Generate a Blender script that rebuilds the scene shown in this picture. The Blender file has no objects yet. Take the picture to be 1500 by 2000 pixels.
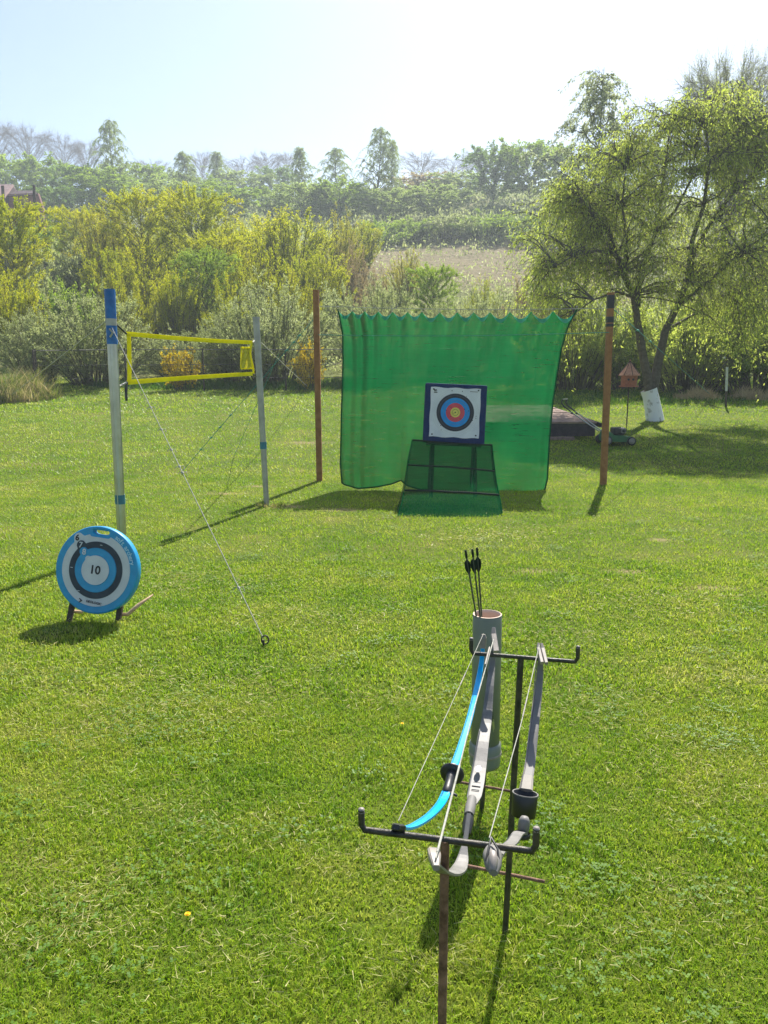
import bpy, bmesh, math, random
import numpy as np
from mathutils import Vector, Matrix, Euler, noise as mnoise

# ------------------------------------------------------------------ camera, sky, sun, exposure
scene = bpy.context.scene
R = math.radians
PITCH, CAMZ, FPX = R(10.2), 1.6, 1500.0
cam_d = bpy.data.cameras.new('camera'); cam = bpy.data.objects.new('camera', cam_d)
scene.collection.objects.link(cam)
cam.location = (0, 0, CAMZ); cam.rotation_euler = (R(90) - PITCH, 0, 0)
cam_d.sensor_fit = 'VERTICAL'; cam_d.sensor_height = 36; cam_d.lens = 27
cam_d.clip_start = 0.05; cam_d.clip_end = 4000
scene.camera = cam

SUN_EL, SUN_AZ = R(47), R(18)          # azimuth to the right of straight ahead (+Y)
world = bpy.data.worlds.new('World'); scene.world = world; world.use_nodes = True
wn = world.node_tree.nodes; wl = world.node_tree.links
bg = wn['Background']
sky = wn.new('ShaderNodeTexSky'); sky.sky_type = 'NISHITA'; sky.sun_disc = False
sky.sun_elevation = SUN_EL; sky.sun_rotation = SUN_AZ
sky.altitude = 200; sky.air_density = 1.0; sky.dust_density = 1.1; sky.ozone_density = 1.4
wl.new(sky.outputs[0], bg.inputs[0]); bg.inputs[1].default_value = 0.076

sun_d = bpy.data.lights.new('sun', 'SUN'); sun_d.energy = 5.0; sun_d.angle = R(0.55)
sun_d.color = (1.0, 0.95, 0.86)
sun = bpy.data.objects.new('sun', sun_d); scene.collection.objects.link(sun)
sdir = Vector((math.sin(SUN_AZ) * math.cos(SUN_EL), math.cos(SUN_AZ) * math.cos(SUN_EL), math.sin(SUN_EL)))
sun.rotation_euler = (-sdir).to_track_quat('-Z', 'Y').to_euler(); sun.location = sdir * 60

vs = scene.view_settings
vs.view_transform = 'Standard'; vs.look = 'None'; vs.gamma = 1.0; vs.exposure = 1.15
vs.use_curve_mapping = False
cy = scene.cycles
cy.use_denoising = True; cy.max_bounces = 8; cy.diffuse_bounces = 6; cy.glossy_bounces = 3
cy.transmission_bounces = 5; cy.transparent_max_bounces = 10; cy.volume_bounces = 0
cy.sample_clamp_indirect = 6.0; cy.use_adaptive_sampling = True; cy.adaptive_threshold = 0.015

# ------------------------------------------------------------------ helpers
COL = scene.collection
rng = np.random.default_rng(7)
FWD = Vector((0, math.cos(PITCH), -math.sin(PITCH))); UP = Vector((0, math.sin(PITCH), math.cos(PITCH)))
CAM = Vector((0, 0, CAMZ))

def ray(px, py):
    return (FWD + Vector((1, 0, 0)) * ((px - 750) / FPX) + UP * ((1000 - py) / FPX))
def P(px, py, Y):                       # point of the photograph's ray at a known distance ahead
    d = ray(px, py); return CAM + d * (Y / d.y)
def PZ(px, py, z):                      # same at a known height
    d = ray(px, py); return CAM + d * ((z - CAMZ) / d.z)
def PV(px, py, a, b):                   # same on the upright plane through a and b
    n = Vector((b.y - a.y, a.x - b.x, 0)); d = ray(px, py)
    return CAM + d * ((a - CAM).dot(n) / d.dot(n))

_ky = np.array([-80, 0, 11, 15, 20, 25, 30, 36, 42, 50, 60, 80, 110, 150, 190, 240, 400, 900, 1600.])
_kz = np.array([0, 0, 0, .14, .48, .85, 1.3, 2.1, 3.5, 5.5, 8.3, 13, 21.5, 33, 42, 45, 46, 47, 47.])
_fy = np.linspace(-80, 1600, 6721); _fz = np.interp(_fy, _ky, _kz)
_k = np.hanning(21); _k /= _k.sum(); _fzs = np.convolve(np.pad(_fz, 10, 'edge'), _k, 'valid')
def ground_z(x, y):
    x = np.asarray(x, float); y = np.asarray(y, float)
    z = np.interp(y, _fy, _fzs)
    far = np.clip((y - 30) / 60, 0, 1)
    z = z + far * (1.6 * np.sin(x * .045 + 1.1) + .9 * np.sin(x * .11 + y * .05) + np.clip(x, -70, 70) * .012)
    near = np.clip((y - 1) / 6, 0, 1)
    z = z + near * .012 * (np.sin(x * 1.1 + .3) * np.cos(y * .9) + np.sin(x * .5 + y * .7))
    return z
def gz(x, y): return float(ground_z(x, y))
def on(x, y, dz=0.0): return Vector((x, y, gz(x, y) + dz))
def G(px, py):                          # the ray's meeting with the ground
    d = ray(px, py); t = 0.5
    for i in range(4000):
        p = CAM + d * t
        if p.z <= gz(p.x, p.y): break
        t += .02 + t * .002
    return on(p.x, p.y)

def np_mesh(name, verts, faces, smooth=False):
    me = bpy.data.meshes.new(name)
    verts = np.ascontiguousarray(verts, np.float32)
    if not isinstance(faces, list): faces = [faces]
    faces = [np.asarray(f, np.int32) for f in faces if len(f)]
    idx = np.concatenate([f.ravel() for f in faces])
    starts, o = [], 0
    for f in faces:
        starts.append(o + np.arange(len(f)) * f.shape[1]); o += f.size
    starts = np.concatenate(starts).astype(np.int32)
    me.vertices.add(len(verts)); me.vertices.foreach_set('co', verts.ravel())
    me.loops.add(len(idx)); me.loops.foreach_set('vertex_index', idx)
    me.polygons.add(len(starts)); me.polygons.foreach_set('loop_start', starts)
    if smooth: me.polygons.foreach_set('use_smooth', np.ones(len(starts), bool))
    me.update(calc_edges=True)
    return me

class MB:                               # collects shapes for ONE mesh
    def __init__(s): s.v = []; s.f = []; s.sm = []
    def add(s, vs_, fs, smooth=False):
        o = len(s.v); s.v += [tuple(v) for v in vs_]
        s.f += [tuple(i + o for i in f) for f in fs]; s.sm += [smooth] * len(fs); return s
    def box(s, c, size, rot=None, bev=0.0):
        bm = bmesh.new(); bmesh.ops.create_cube(bm, size=1)
        for v in bm.verts: v.co = Vector((v.co.x * size[0], v.co.y * size[1], v.co.z * size[2]))
        if bev: bmesh.ops.bevel(bm, geom=bm.edges[:], offset=bev, segments=2, affect='EDGES', profile=.5)
        m = rot.to_matrix() if isinstance(rot, Euler) else (rot or Matrix.Identity(3))
        c = Vector(c); bm.verts.ensure_lookup_table()
        s.add([m @ v.co + c for v in bm.verts], [[v.index for v in f.verts] for f in bm.faces]); bm.free(); return s
    def tube(s, pts, rad, n=8, cap=True, flat=None):
        pts = [Vector(p) for p in pts]; k = len(pts)
        rad = [rad] * k if isinstance(rad, (int, float)) else list(rad)
        vs_ = []; ref = None
        for i in range(k):
            t = (pts[min(i + 1, k - 1)] - pts[max(i - 1, 0)]).normalized()
            if ref is None: ref = Vector((0, 0, 1)) if abs(t.z) < .9 else Vector((1, 0, 0))
            u = t.cross(ref).normalized(); w = u.cross(t).normalized(); ref = w
            for j in range(n):
                a = 2 * math.pi * j / n
                vs_.append(pts[i] + (u * math.cos(a) + w * math.sin(a)) * rad[i])
        fs = [(i * n + j, i * n + (j + 1) % n, (i + 1) * n + (j + 1) % n, (i + 1) * n + j) for i in range(k - 1) for j in range(n)]
        s.add(vs_, fs, True)
        if cap:
            s.add(vs_[:n], [tuple(reversed(range(n)))]); s.add(vs_[-n:], [tuple(range(n))])
        return s
    def strip(s, pts, side, widths, th):   # a limb: flat band of real thickness along a path
        pts = [Vector(p) for p in pts]; k = len(pts); vs_ = []
        for i in range(k):
            t = (pts[min(i + 1, k - 1)] - pts[max(i - 1, 0)]).normalized()
            sd = (side - t * side.dot(t)).normalized(); n = t.cross(sd).normalized()
            w = widths[i] / 2; h = (th[i] if isinstance(th, list) else th) / 2
            for a, b in ((-1, -.6), (-.7, -1), (.7, -1), (1, -.6), (1, .6), (.7, 1), (-.7, 1), (-1, .6)):
                vs_.append(pts[i] + sd * w * a + n * h * b)
        fs = [(i * 8 + j, i * 8 + (j + 1) % 8, (i + 1) * 8 + (j + 1) % 8, (i + 1) * 8 + j) for i in range(k - 1) for j in range(8)]
        fs += [tuple(reversed(range(8))), tuple((k - 1) * 8 + j for j in range(8))]
        return s.add(vs_, fs, False)
    def lathe(s, prof, c=(0, 0, 0), n=32, axis=None, smooth=True):   # prof: (radius, height)
        c = Vector(c); m = Matrix.Identity(3)
        if axis is not None: m = Vector(axis).normalized().to_track_quat('Z', 'Y').to_matrix()
        vs_ = [m @ Vector((r * math.cos(2 * math.pi * j / n), r * math.sin(2 * math.pi * j / n), h)) + c for r, h in prof for j in range(n)]
        fs = [(i * n + j, i * n + (j + 1) % n, (i + 1) * n + (j + 1) % n, (i + 1) * n + j) for i in range(len(prof) - 1) for j in range(n)]
        return s.add(vs_, fs, smooth)
    def build(s, name, mat, parent=None):
        me = bpy.data.meshes.new(name); me.from_pydata(s.v, [], s.f)
        me.polygons.foreach_set('use_smooth', s.sm); me.update()
        return link(name, me, mat, parent)

def link(name, me, mat, parent=None):
    if mat is not None and not me.materials: me.materials.append(mat)
    o = bpy.data.objects.new(name, me); COL.objects.link(o)
    if parent is not None:
        o.parent = parent; o.matrix_parent_inverse = parent.matrix_basis.inverted()
    return o
def tag(o, label=None, cat=None, group=None, kind=None):
    if label: o['label'] = label
    if cat: o['category'] = cat
    if group: o['group'] = group
    if kind: o['kind'] = kind
    return o
def thing(name, loc, label, cat, group=None):
    o = bpy.data.objects.new(name, None); COL.objects.link(o); o.location = loc; o.empty_display_size = .1
    return tag(o, label, cat, group)

# ------------------------------------------------------------------ materials
def nt(name):
    m = bpy.data.materials.new(name); m.use_nodes = True
    t = m.node_tree; b = t.nodes['Principled BSDF']; return m, t.nodes, t.links, b
def setp(b, rough=.6, spec=.4, metal=0.):
    b.inputs['Roughness'].default_value = rough; b.inputs['Specular IOR Level'].default_value = spec; b.inputs['Metallic'].default_value = metal
def ramp(n, stops):
    r = n.new('ShaderNodeValToRGB'); e = r.color_ramp.elements
    while len(e) < len(stops): e.new(.5)
    for el, (p, c) in zip(e, stops): el.position = p; el.color = (*c, 1)
    return r
def noise(n, l, scale, detail=4, rough=.6, coord='Object', vec=None):
    t = n.new('ShaderNodeTexNoise'); t.inputs['Scale'].default_value = scale
    t.inputs['Detail'].default_value = detail; t.inputs['Roughness'].default_value = rough
    if vec is not None: l.new(vec, t.inputs['Vector'])
    elif coord == 'Position': g = n.new('ShaderNodeNewGeometry'); l.new(g.outputs['Position'], t.inputs['Vector'])
    else: c = n.new('ShaderNodeTexCoord'); l.new(c.outputs[coord], t.inputs['Vector'])
    return t
def mat(name, c1, c2=None, rough=.6, spec=.4, metal=0., scale=12., bump=0., detail=5, lo=.35, hi=.65, c3=None, coord='Object'):
    m, n, l, b = nt(name); setp(b, rough, spec, metal)
    c2 = c2 or tuple(min(1, x * 1.25 + .01) for x in c1)
    t = noise(n, l, scale, detail, coord=coord)
    st = [(lo, c1), (hi, c2)] + ([(min(.98, hi + .12), c3)] if c3 else [])
    r = ramp(n, st); l.new(t.outputs[0], r.inputs[0]); l.new(r.outputs[0], b.inputs['Base Color'])
    if bump:
        t2 = noise(n, l, scale * 3, 4, coord=coord); bp = n.new('ShaderNodeBump'); bp.inputs['Strength'].default_value = bump; bp.inputs['Distance'].default_value = .01
        l.new(t2.outputs[0], bp.inputs['Height']); l.new(bp.outputs[0], b.inputs['Normal'])
    rr = n.new('ShaderNodeMapRange'); rr.inputs['To Min'].default_value = max(0, rough - .12); rr.inputs['To Max'].default_value = min(1, rough + .12)
    l.new(t.outputs[0], rr.inputs[0]); l.new(rr.outputs[0], b.inputs['Roughness'])
    return m
def leafmat(name, cols, trans=.5, patch=.6, pscale=.8, spec=.25):
    """leaf-to-leaf colour variation with slow patches through the crown; light passes through the blade"""
    m, n, l, b = nt(name); setp(b, .55, spec)
    g = n.new('ShaderNodeNewGeometry')
    t = noise(n, l, pscale, 3, coord='Position')
    mx = n.new('ShaderNodeMix'); mx.inputs[0].default_value = patch
    mr = n.new('ShaderNodeMapRange'); mr.inputs[1].default_value = .3; mr.inputs[2].default_value = .7
    l.new(t.outputs[0], mr.inputs[0])
    l.new(g.outputs['Random Per Island'], mx.inputs[2]); l.new(mr.outputs[0], mx.inputs[3])
    k = len(cols); r = ramp(n, [(i / max(1, k - 1) * .8 + .1, c) for i, c in enumerate(cols)])
    l.new(mx.outputs[0], r.inputs[0]); l.new(r.outputs[0], b.inputs['Base Color'])
    tr = n.new('ShaderNodeBsdfTranslucent')
    hs = n.new('ShaderNodeHueSaturation'); hs.inputs['Saturation'].default_value = 1.12; hs.inputs['Value'].default_value = 1.25
    l.new(r.outputs[0], hs.inputs['Color']); l.new(hs.outputs[0], tr.inputs[0])
    ms = n.new('ShaderNodeMixShader'); ms.inputs[0].default_value = trans
    l.new(b.outputs[0], ms.inputs[1]); l.new(tr.outputs[0], ms.inputs[2])
    l.new(ms.outputs[0], n['Material Output'].inputs[0])
    return m
def clothmat(name, col, col2, opaque, trans=.5, scale=3.):
    """open-weave fabric: partly holes, partly threads that let light through"""
    m, n, l, b = nt(name)
    t = noise(n, l, scale, 5, coord='Position'); r = ramp(n, [(.3, col), (.7, col2)]); l.new(t.outputs[0], r.inputs[0])
    d = n.new('ShaderNodeBsdfDiffuse'); tr = n.new('ShaderNodeBsdfTranslucent'); tp = n.new('ShaderNodeBsdfTransparent')
    l.new(r.outputs[0], d.inputs[0]); l.new(r.outputs[0], tr.inputs[0])
    a = n.new('ShaderNodeMixShader'); a.inputs[0].default_value = trans; l.new(d.outputs[0], a.inputs[1]); l.new(tr.outputs[0], a.inputs[2])
    c = n.new('ShaderNodeMixShader'); l.new(tp.outputs[0], c.inputs[1]); l.new(a.outputs[0], c.inputs[2])
    g = n.new('ShaderNodeNewGeometry'); mp = n.new('ShaderNodeMapping'); mp.inputs['Scale'].default_value = (4, 4, 42); l.new(g.outputs['Position'], mp.inputs[0])
    t3 = noise(n, l, 1.0, 3, vec=mp.outputs[0])                     # uneven rows of the knit
    mr = n.new('ShaderNodeMapRange'); mr.inputs[1].default_value = .3; mr.inputs[2].default_value = .7; mr.inputs['To Min'].default_value = opaque - .07; mr.inputs['To Max'].default_value = min(1, opaque + .06)
    l.new(t3.outputs[0], mr.inputs[0]); l.new(mr.outputs[0], c.inputs[0])
    l.new(c.outputs[0], n['Material Output'].inputs[0])
    return m

M = {}
M['galv'] = mat('galvanised_steel', (.40, .41, .40), (.55, .55, .52), .34, .5, .9, 5, .02)
M['galv_old'] = mat('weathered_steel', (.30, .30, .28), (.44, .43, .39), .5, .4, .6, 10, .06)
M['blue_paint'] = mat('blue_tape', (.012, .10, .34), (.02, .15, .45), .45, .4, 0, 20, .1)
M['teal_tape'] = mat('teal_tape', (.03, .14, .20), (.05, .2, .28), .5)
M['rust'] = mat('rusty_brown_paint', (.25, .115, .045), (.36, .175, .075), .8, .25, 0, 14, .3, c3=(.19, .085, .04))
M['iron'] = mat('dark_iron', (.025, .028, .025), (.075, .065, .05), .5, .5, .3, 40, .2)
M['iron_rust'] = mat('rusty_iron', (.10, .055, .035), (.26, .15, .10), .75, .3, .1, 45, .4)
M['rope'] = mat('pale_rope', (.30, .30, .26), (.44, .43, .37), .85, .2, 0, 60, .2)
M['rope_green'] = mat('green_rope', (.05, .22, .16), (.10, .34, .28), .8, .2, 0, 50)
M['wire'] = mat('dark_wire', (.05, .05, .045), (.10, .10, .09), .6, .4, .4, 30)
M['yellow'] = clothmat('yellow_webbing', (.80, .74, .015), (.90, .84, .03), .97, .5, 14)
M['yellow_net'] = clothmat('yellow_mesh', (.50, .46, .02), (.68, .62, .04), .75, .4, 20)
M['black'] = mat('black_plastic', (.012, .013, .014), (.03, .03, .032), .42, .5, 0, 20)
M['black_cloth'] = mat('black_binding', (.010, .016, .014), (.022, .03, .026), .85, .2, 0, 40)
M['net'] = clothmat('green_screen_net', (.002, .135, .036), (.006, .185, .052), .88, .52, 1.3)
M['net_flap_lit'] = clothmat('green_net_fold_lit', (.04, .30, .18), (.08, .40, .26), .95, .3, 5)  # lighter copy of the net green, colours in the highlights along the scallops
M['net_hem'] = clothmat('green_net_hem', (.0, .09, .03), (.0, .14, .045), .95, .4, 5)
M['skirt'] = clothmat('dark_green_mesh', (.005, .085, .028), (.009, .12, .04), .76, .45, 6)
M['foam'] = mat('navy_foam', (.008, .024, .09), (.014, .04, .13), .85, .2, 0, 30, .4)
M['paper'] = mat('white_paper', (.62, .63, .68), (.74, .75, .78), .7, .2, 0, 5, .1)
M['ring_black'] = mat('printed_black', (.03, .035, .05), (.05, .055, .07), .7, .2)
M['ring_blue'] = mat('printed_blue', (.02, .25, .66), (.03, .32, .74), .7, .2)
M['ring_red'] = mat('printed_red', (.62, .07, .10), (.72, .10, .13), .7, .2)
M['ring_yellow'] = mat('printed_yellow', (.66, .55, .10), (.76, .64, .16), .7, .2)
M['ink'] = mat('printed_ink', (.02, .02, .025), (.04, .04, .05), .6, .2)
M['tgt_blue'] = mat('blue_moulded_foam', (.01, .25, .52), (.018, .30, .58), .42, .45, 0, 16, .05)
M['tgt_white'] = mat('pale_grey_foam', (.50, .53, .58), (.60, .62, .66), .6, .3, 0, 10, .05)
M['tgt_dark'] = mat('charcoal_foam', (.028, .04, .06), (.045, .06, .08), .6, .3, 0, 14)
M['tgt_print'] = mat('pale_blue_print', (.35, .6, .75), (.42, .66, .8), .6, .3)
M['wood_dark'] = mat('dark_wood', (.045, .035, .025), (.10, .08, .06), .8, .2, 0, 25, .4)
M['wood_pale'] = mat('pale_split_wood', (.42, .27, .16), (.60, .42, .27), .8, .2, 0, 18, .4)
M['plank'] = mat('weathered_plank', (.20, .13, .10), (.34, .24, .19), .85, .2, 0, 9, .5)
M['plank_side'] = mat('dark_plank_frame', (.035, .032, .035), (.07, .06, .06), .85, .2, 0, 9, .4)
M['pvc'] = mat('grey_pvc', (.15, .17, .16), (.20, .22, .21), .38, .5, 0, 6, .03)
M['pvc_in'] = mat('beige_pvc_core', (.55, .40, .31), (.66, .50, .40), .6, .3, 0, 6)
M['bow_blue'] = mat('bright_blue_lacquer', (.0, .38, .80), (.01, .46, .88), .22, .6, 0, 4)
M['bow_grey'] = mat('silver_grey_limb', (.15, .145, .138), (.22, .21, .20), .55, .4, .1, 22, .05)
M['bow_dark'] = mat('dark_grey_limb', (.15, .145, .135), (.21, .20, .19), .6, .25, .0, 15)
M['bow_tip'] = mat('grey_horn_tip', (.20, .18, .16), (.32, .28, .25), .5, .5, .1, 25)
M['bow_white'] = mat('worn_white_limb_end', (.22, .20, .175), (.32, .29, .25), .65, .4, 0, 25)
M['arrow'] = mat('dark_arrow_shaft', (.035, .045, .035), (.07, .08, .06), .4, .5, 0, 20)
M['fletch'] = mat('black_green_vane', (.008, .016, .012), (.014, .026, .018), .7, .2, 0, 20)
M['mower'] = mat('green_mower_paint', (.012, .10, .035), (.02, .15, .05), .35, .5, 0, 8)
M['wheel'] = mat('grey_wheel', (.22, .20, .17), (.32, .30, .26), .7, .3, 0, 12)
M['bird'] = mat('terracotta_wood', (.30, .10, .05), (.42, .16, .08), .75, .3, 0, 20, .3)
M['bird_roof'] = mat('pale_terracotta', (.44, .19, .11), (.60, .32, .20), .75, .3, 0, 20, .3)
M['lime'] = mat('limewash', (.30, .29, .27), (.74, .75, .78), .9, .1, 0, 7, .6, lo=.30, hi=.44)
M['bark'] = mat('willow_bark', (.075, .068, .05), (.15, .135, .10), .9, .15, 0, 14, .8)
M['bark_far'] = mat('grey_bark', (.07, .065, .055), (.13, .12, .10), .9, .15, 0, 6)
M['bark_bare'] = mat('bare_twig_bark', (.20, .18, .165), (.28, .25, .235), .9, .15, 0, 6)
M['bark_green'] = mat('olive_stem_bark', (.08, .075, .035), (.14, .13, .06), .9, .15, 0, 6)
M['straw'] = mat('dry_grass', (.42, .32, .16), (.58, .46, .26), .8, .2, 0, 20)
M['brick'] = mat('red_brick_wall', (.20, .10, .09), (.30, .16, .15), .9, .2, 0, 4, .2)
M['roof_tile'] = mat('pinkish_tile', (.36, .24, .22), (.46, .32, .29), .85, .2, 0, 3, .2)
M['roof_dark'] = mat('dark_gable_wood', (.06, .04, .045), (.10, .07, .07), .9, .2, 0, 3)
M['dand'] = mat('dandelion_yellow', (.75, .45, .01), (.85, .58, .02), .7, .2, 0, 60)
M['post_white'] = mat('white_post_paint', (.5, .52, .5), (.64, .66, .63), .8, .2, 0, 12)

L = {}
L['hedge'] = leafmat('grey_willow_leaf', [(.16, .19, .07), (.25, .29, .11), (.34, .38, .17), (.42, .45, .24)], .55, .45, .7)
L['yellow'] = leafmat('yellow_green_leaf', [(.19, .235, .026), (.31, .355, .036), (.42, .43, .05), (.50, .46, .075)], .64, .5, .35)
L['orange'] = leafmat('orange_bud_leaf', [(.24, .25, .035), (.36, .36, .05), (.44, .40, .075)], .6, .4, .5)
L['green'] = leafmat('fresh_green_leaf', [(.13, .20, .034), (.22, .31, .05), (.32, .41, .08)], .6, .5, .4)
L['deep'] = leafmat('deep_green_leaf', [(.09, .15, .04), (.15, .23, .055), (.22, .31, .08)], .55, .5, .4)
L['birch'] = leafmat('birch_leaf', [(.18, .24, .08), (.26, .33, .10), (.34, .41, .14)], .62, .4, .4)
L['willow'] = leafmat('willow_leaf', [(.22, .28, .065), (.33, .40, .085), (.43, .49, .12), (.52, .56, .17)], .68, .45, .9)
L['wispy'] = leafmat('wispy_leaf', [(.26, .30, .18), (.36, .40, .22)], .62, .4, .6)
L['forsythia'] = leafmat('yellow_blossom', [(.32, .25, .03), (.50, .38, .035), (.64, .50, .06)], .45, .3, 2.)
L['tan'] = leafmat('tan_catkin', [(.28, .22, .12), (.40, .32, .17), (.46, .39, .20)], .45, .4, .6)

# ------------------------------------------------------------------ the setting: lawn, hillside
DIRT = [(G(668, 996), .34, .14), (G(1038, 1118), .26, .12), (G(1222, 1118), .22, .10), (G(560, 990), .30, .16),
        (G(1290, 1056), .16, .1), (G(440, 965), .35, .12), (G(600, 865), .6, .22), (G(505, 950), .3, .12), (G(1390, 1150), .25, .1)]
def dirt_mask(x, y):
    k = np.zeros_like(x)
    for c, a, b in DIRT:
        k = np.maximum(k, np.exp(-(((x - c.x) / a) ** 2 + ((y - c.y) / b) ** 2) * 1.1))
    return k

def sheet(name, ys, half, nx, matr):
    ys = np.asarray(ys); u = np.linspace(-1, 1, nx)
    u = np.sign(u) * np.abs(u) ** 1.3
    X = u[None, :] * half(ys)[:, None]; Y = np.repeat(ys[:, None], nx, 1); Z = ground_z(X, Y)
    v = np.stack([X, Y, Z], -1).reshape(-1, 3)
    i = np.arange((len(ys) - 1) * nx).reshape(len(ys) - 1, nx)[:, :-1].ravel()
    f = np.stack([i, i + 1, i + nx + 1, i + nx], -1)
    return tag(link(name, np_mesh(name, v, f, True), matr), kind='structure')

def ground_material(name, hill):
    m, n, l, b = nt(name); setp(b, .95, .1)
    if not hill:
        t = noise(n, l, 1.1, 6, coord='Position'); t2 = noise(n, l, 45, 4, coord='Position')
        r = ramp(n, [(.3, (.075, .125, .012)), (.55, (.12, .155, .018)), (.75, (.19, .175, .05))]); l.new(t.outputs[0], r.inputs[0])
        r2 = ramp(n, [(.35, (.35, .35, .35)), (.65, (1, 1, 1))]); l.new(t2.outputs[0], r2.inputs[0])
        mx = n.new('ShaderNodeMix'); mx.data_type = 'RGBA'; mx.blend_type = 'MULTIPLY'; mx.inputs[0].default_value = .8
        l.new(r.outputs[0], mx.inputs[6]); l.new(r2.outputs[0], mx.inputs[7])
        last = mx.outputs[2]
        g = n.new('ShaderNodeNewGeometry')
        soil = ramp(n, [(.3, (.20, .145, .075)), (.7, (.33, .25, .14))]); l.new(t2.outputs[0], soil.inputs[0])
        for c, a, bb in DIRT:
            mp = n.new('ShaderNodeMapping'); mp.vector_type = 'POINT'
            mp.inputs['Location'].default_value = (-c.x / a, -c.y / bb, 0); mp.inputs['Scale'].default_value = (1 / a, 1 / bb, 0)
            l.new(g.outputs['Position'], mp.inputs[0])
            ln = n.new('ShaderNodeVectorMath'); ln.operation = 'LENGTH'; l.new(mp.outputs[0], ln.inputs[0])
            ad = n.new('ShaderNodeMath'); ad.operation = 'MULTIPLY_ADD'; l.new(t2.outputs[0], ad.inputs[0]); ad.inputs[1].default_value = .9; l.new(ln.outputs[1], ad.inputs[2])
            mr = n.new('ShaderNodeMapRange'); mr.inputs[1].default_value = .4; mr.inputs[2].default_value = 1.6; mr.inputs[3].default_value = .8; mr.inputs[4].default_value = 0
            l.new(ad.outputs[0], mr.inputs[0])
            mm = n.new('ShaderNodeMix'); mm.data_type = 'RGBA'; l.new(mr.outputs[0], mm.inputs[0]); l.new(last, mm.inputs[6]); l.new(soil.outputs[0], mm.inputs[7]); last = mm.outputs[2]
        l.new(last, b.inputs['Base Color'])
    else:
        t = noise(n, l, .18, 8, coord='Position'); t2 = noise(n, l, 1.6, 6, coord='Position')
        r = ramp(n, [(.3, (.09, .12, .03)), (.5, (.16, .18, .05)), (.7, (.24, .20, .09))]); l.new(t.outputs[0], r.inputs[0])
        r2 = ramp(n, [(.3, (.12, .11, .045)), (.5, (.19, .155, .08)), (.72, (.26, .21, .125))]); l.new(t2.outputs[0], r2.inputs[0])
        g = n.new('ShaderNodeNewGeometry'); mp = n.new('ShaderNodeMapping')
        c = (7.0, 70.0); a = (16, 17)
        mp.inputs['Location'].default_value = (-c[0] / a[0], -c[1] / a[1], 0); mp.inputs['Scale'].default_value = (1 / a[0], 1 / a[1], 0)
        l.new(g.outputs['Position'], mp.inputs[0]); ln = n.new('ShaderNodeVectorMath'); ln.operation = 'LENGTH'; l.new(mp.outputs[0], ln.inputs[0])
        ad = n.new('ShaderNodeMath'); ad.operation = 'MULTIPLY_ADD'; l.new(t2.outputs[0], ad.inputs[0]); ad.inputs[1].default_value = .5; l.new(ln.outputs[1], ad.inputs[2])
        mr = n.new('ShaderNodeMapRange'); mr.inputs[1].default_value = 1.0; mr.inputs[2].default_value = 1.35; mr.inputs[3].default_value = 1; mr.inputs[4].default_value = 0
        l.new(ad.outputs[0], mr.inputs[0]); mm = n.new('ShaderNodeMix'); mm.data_type = 'RGBA'
        l.new(mr.outputs[0], mm.inputs[0]); l.new(r.outputs[0], mm.inputs[6]); l.new(r2.outputs[0], mm.inputs[7]); l.new(mm.outputs[2], b.inputs['Base Color'])
        bp = n.new('ShaderNodeBump'); bp.inputs['Strength'].default_value = .9; bp.inputs['Distance'].default_value = .5; l.new(t2.outputs[0], bp.inputs['Height']); l.new(bp.outputs[0], b.inputs['Normal'])
    return m
sheet('lawn', np.concatenate([np.linspace(-40, 0, 9), np.linspace(.4, 31, 120)]), lambda y: np.full_like(y, 0) + 60, 121, ground_material('lawn_soil', False))
sheet('hillside', np.concatenate([np.linspace(31, 130, 120), np.linspace(132, 260, 50), np.geomspace(270, 1500, 20)]), lambda y: np.full_like(y, 0) + 60 + np.maximum(y - 31, 0) * 1.6, 141, ground_material('scrub_soil', True))

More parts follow.
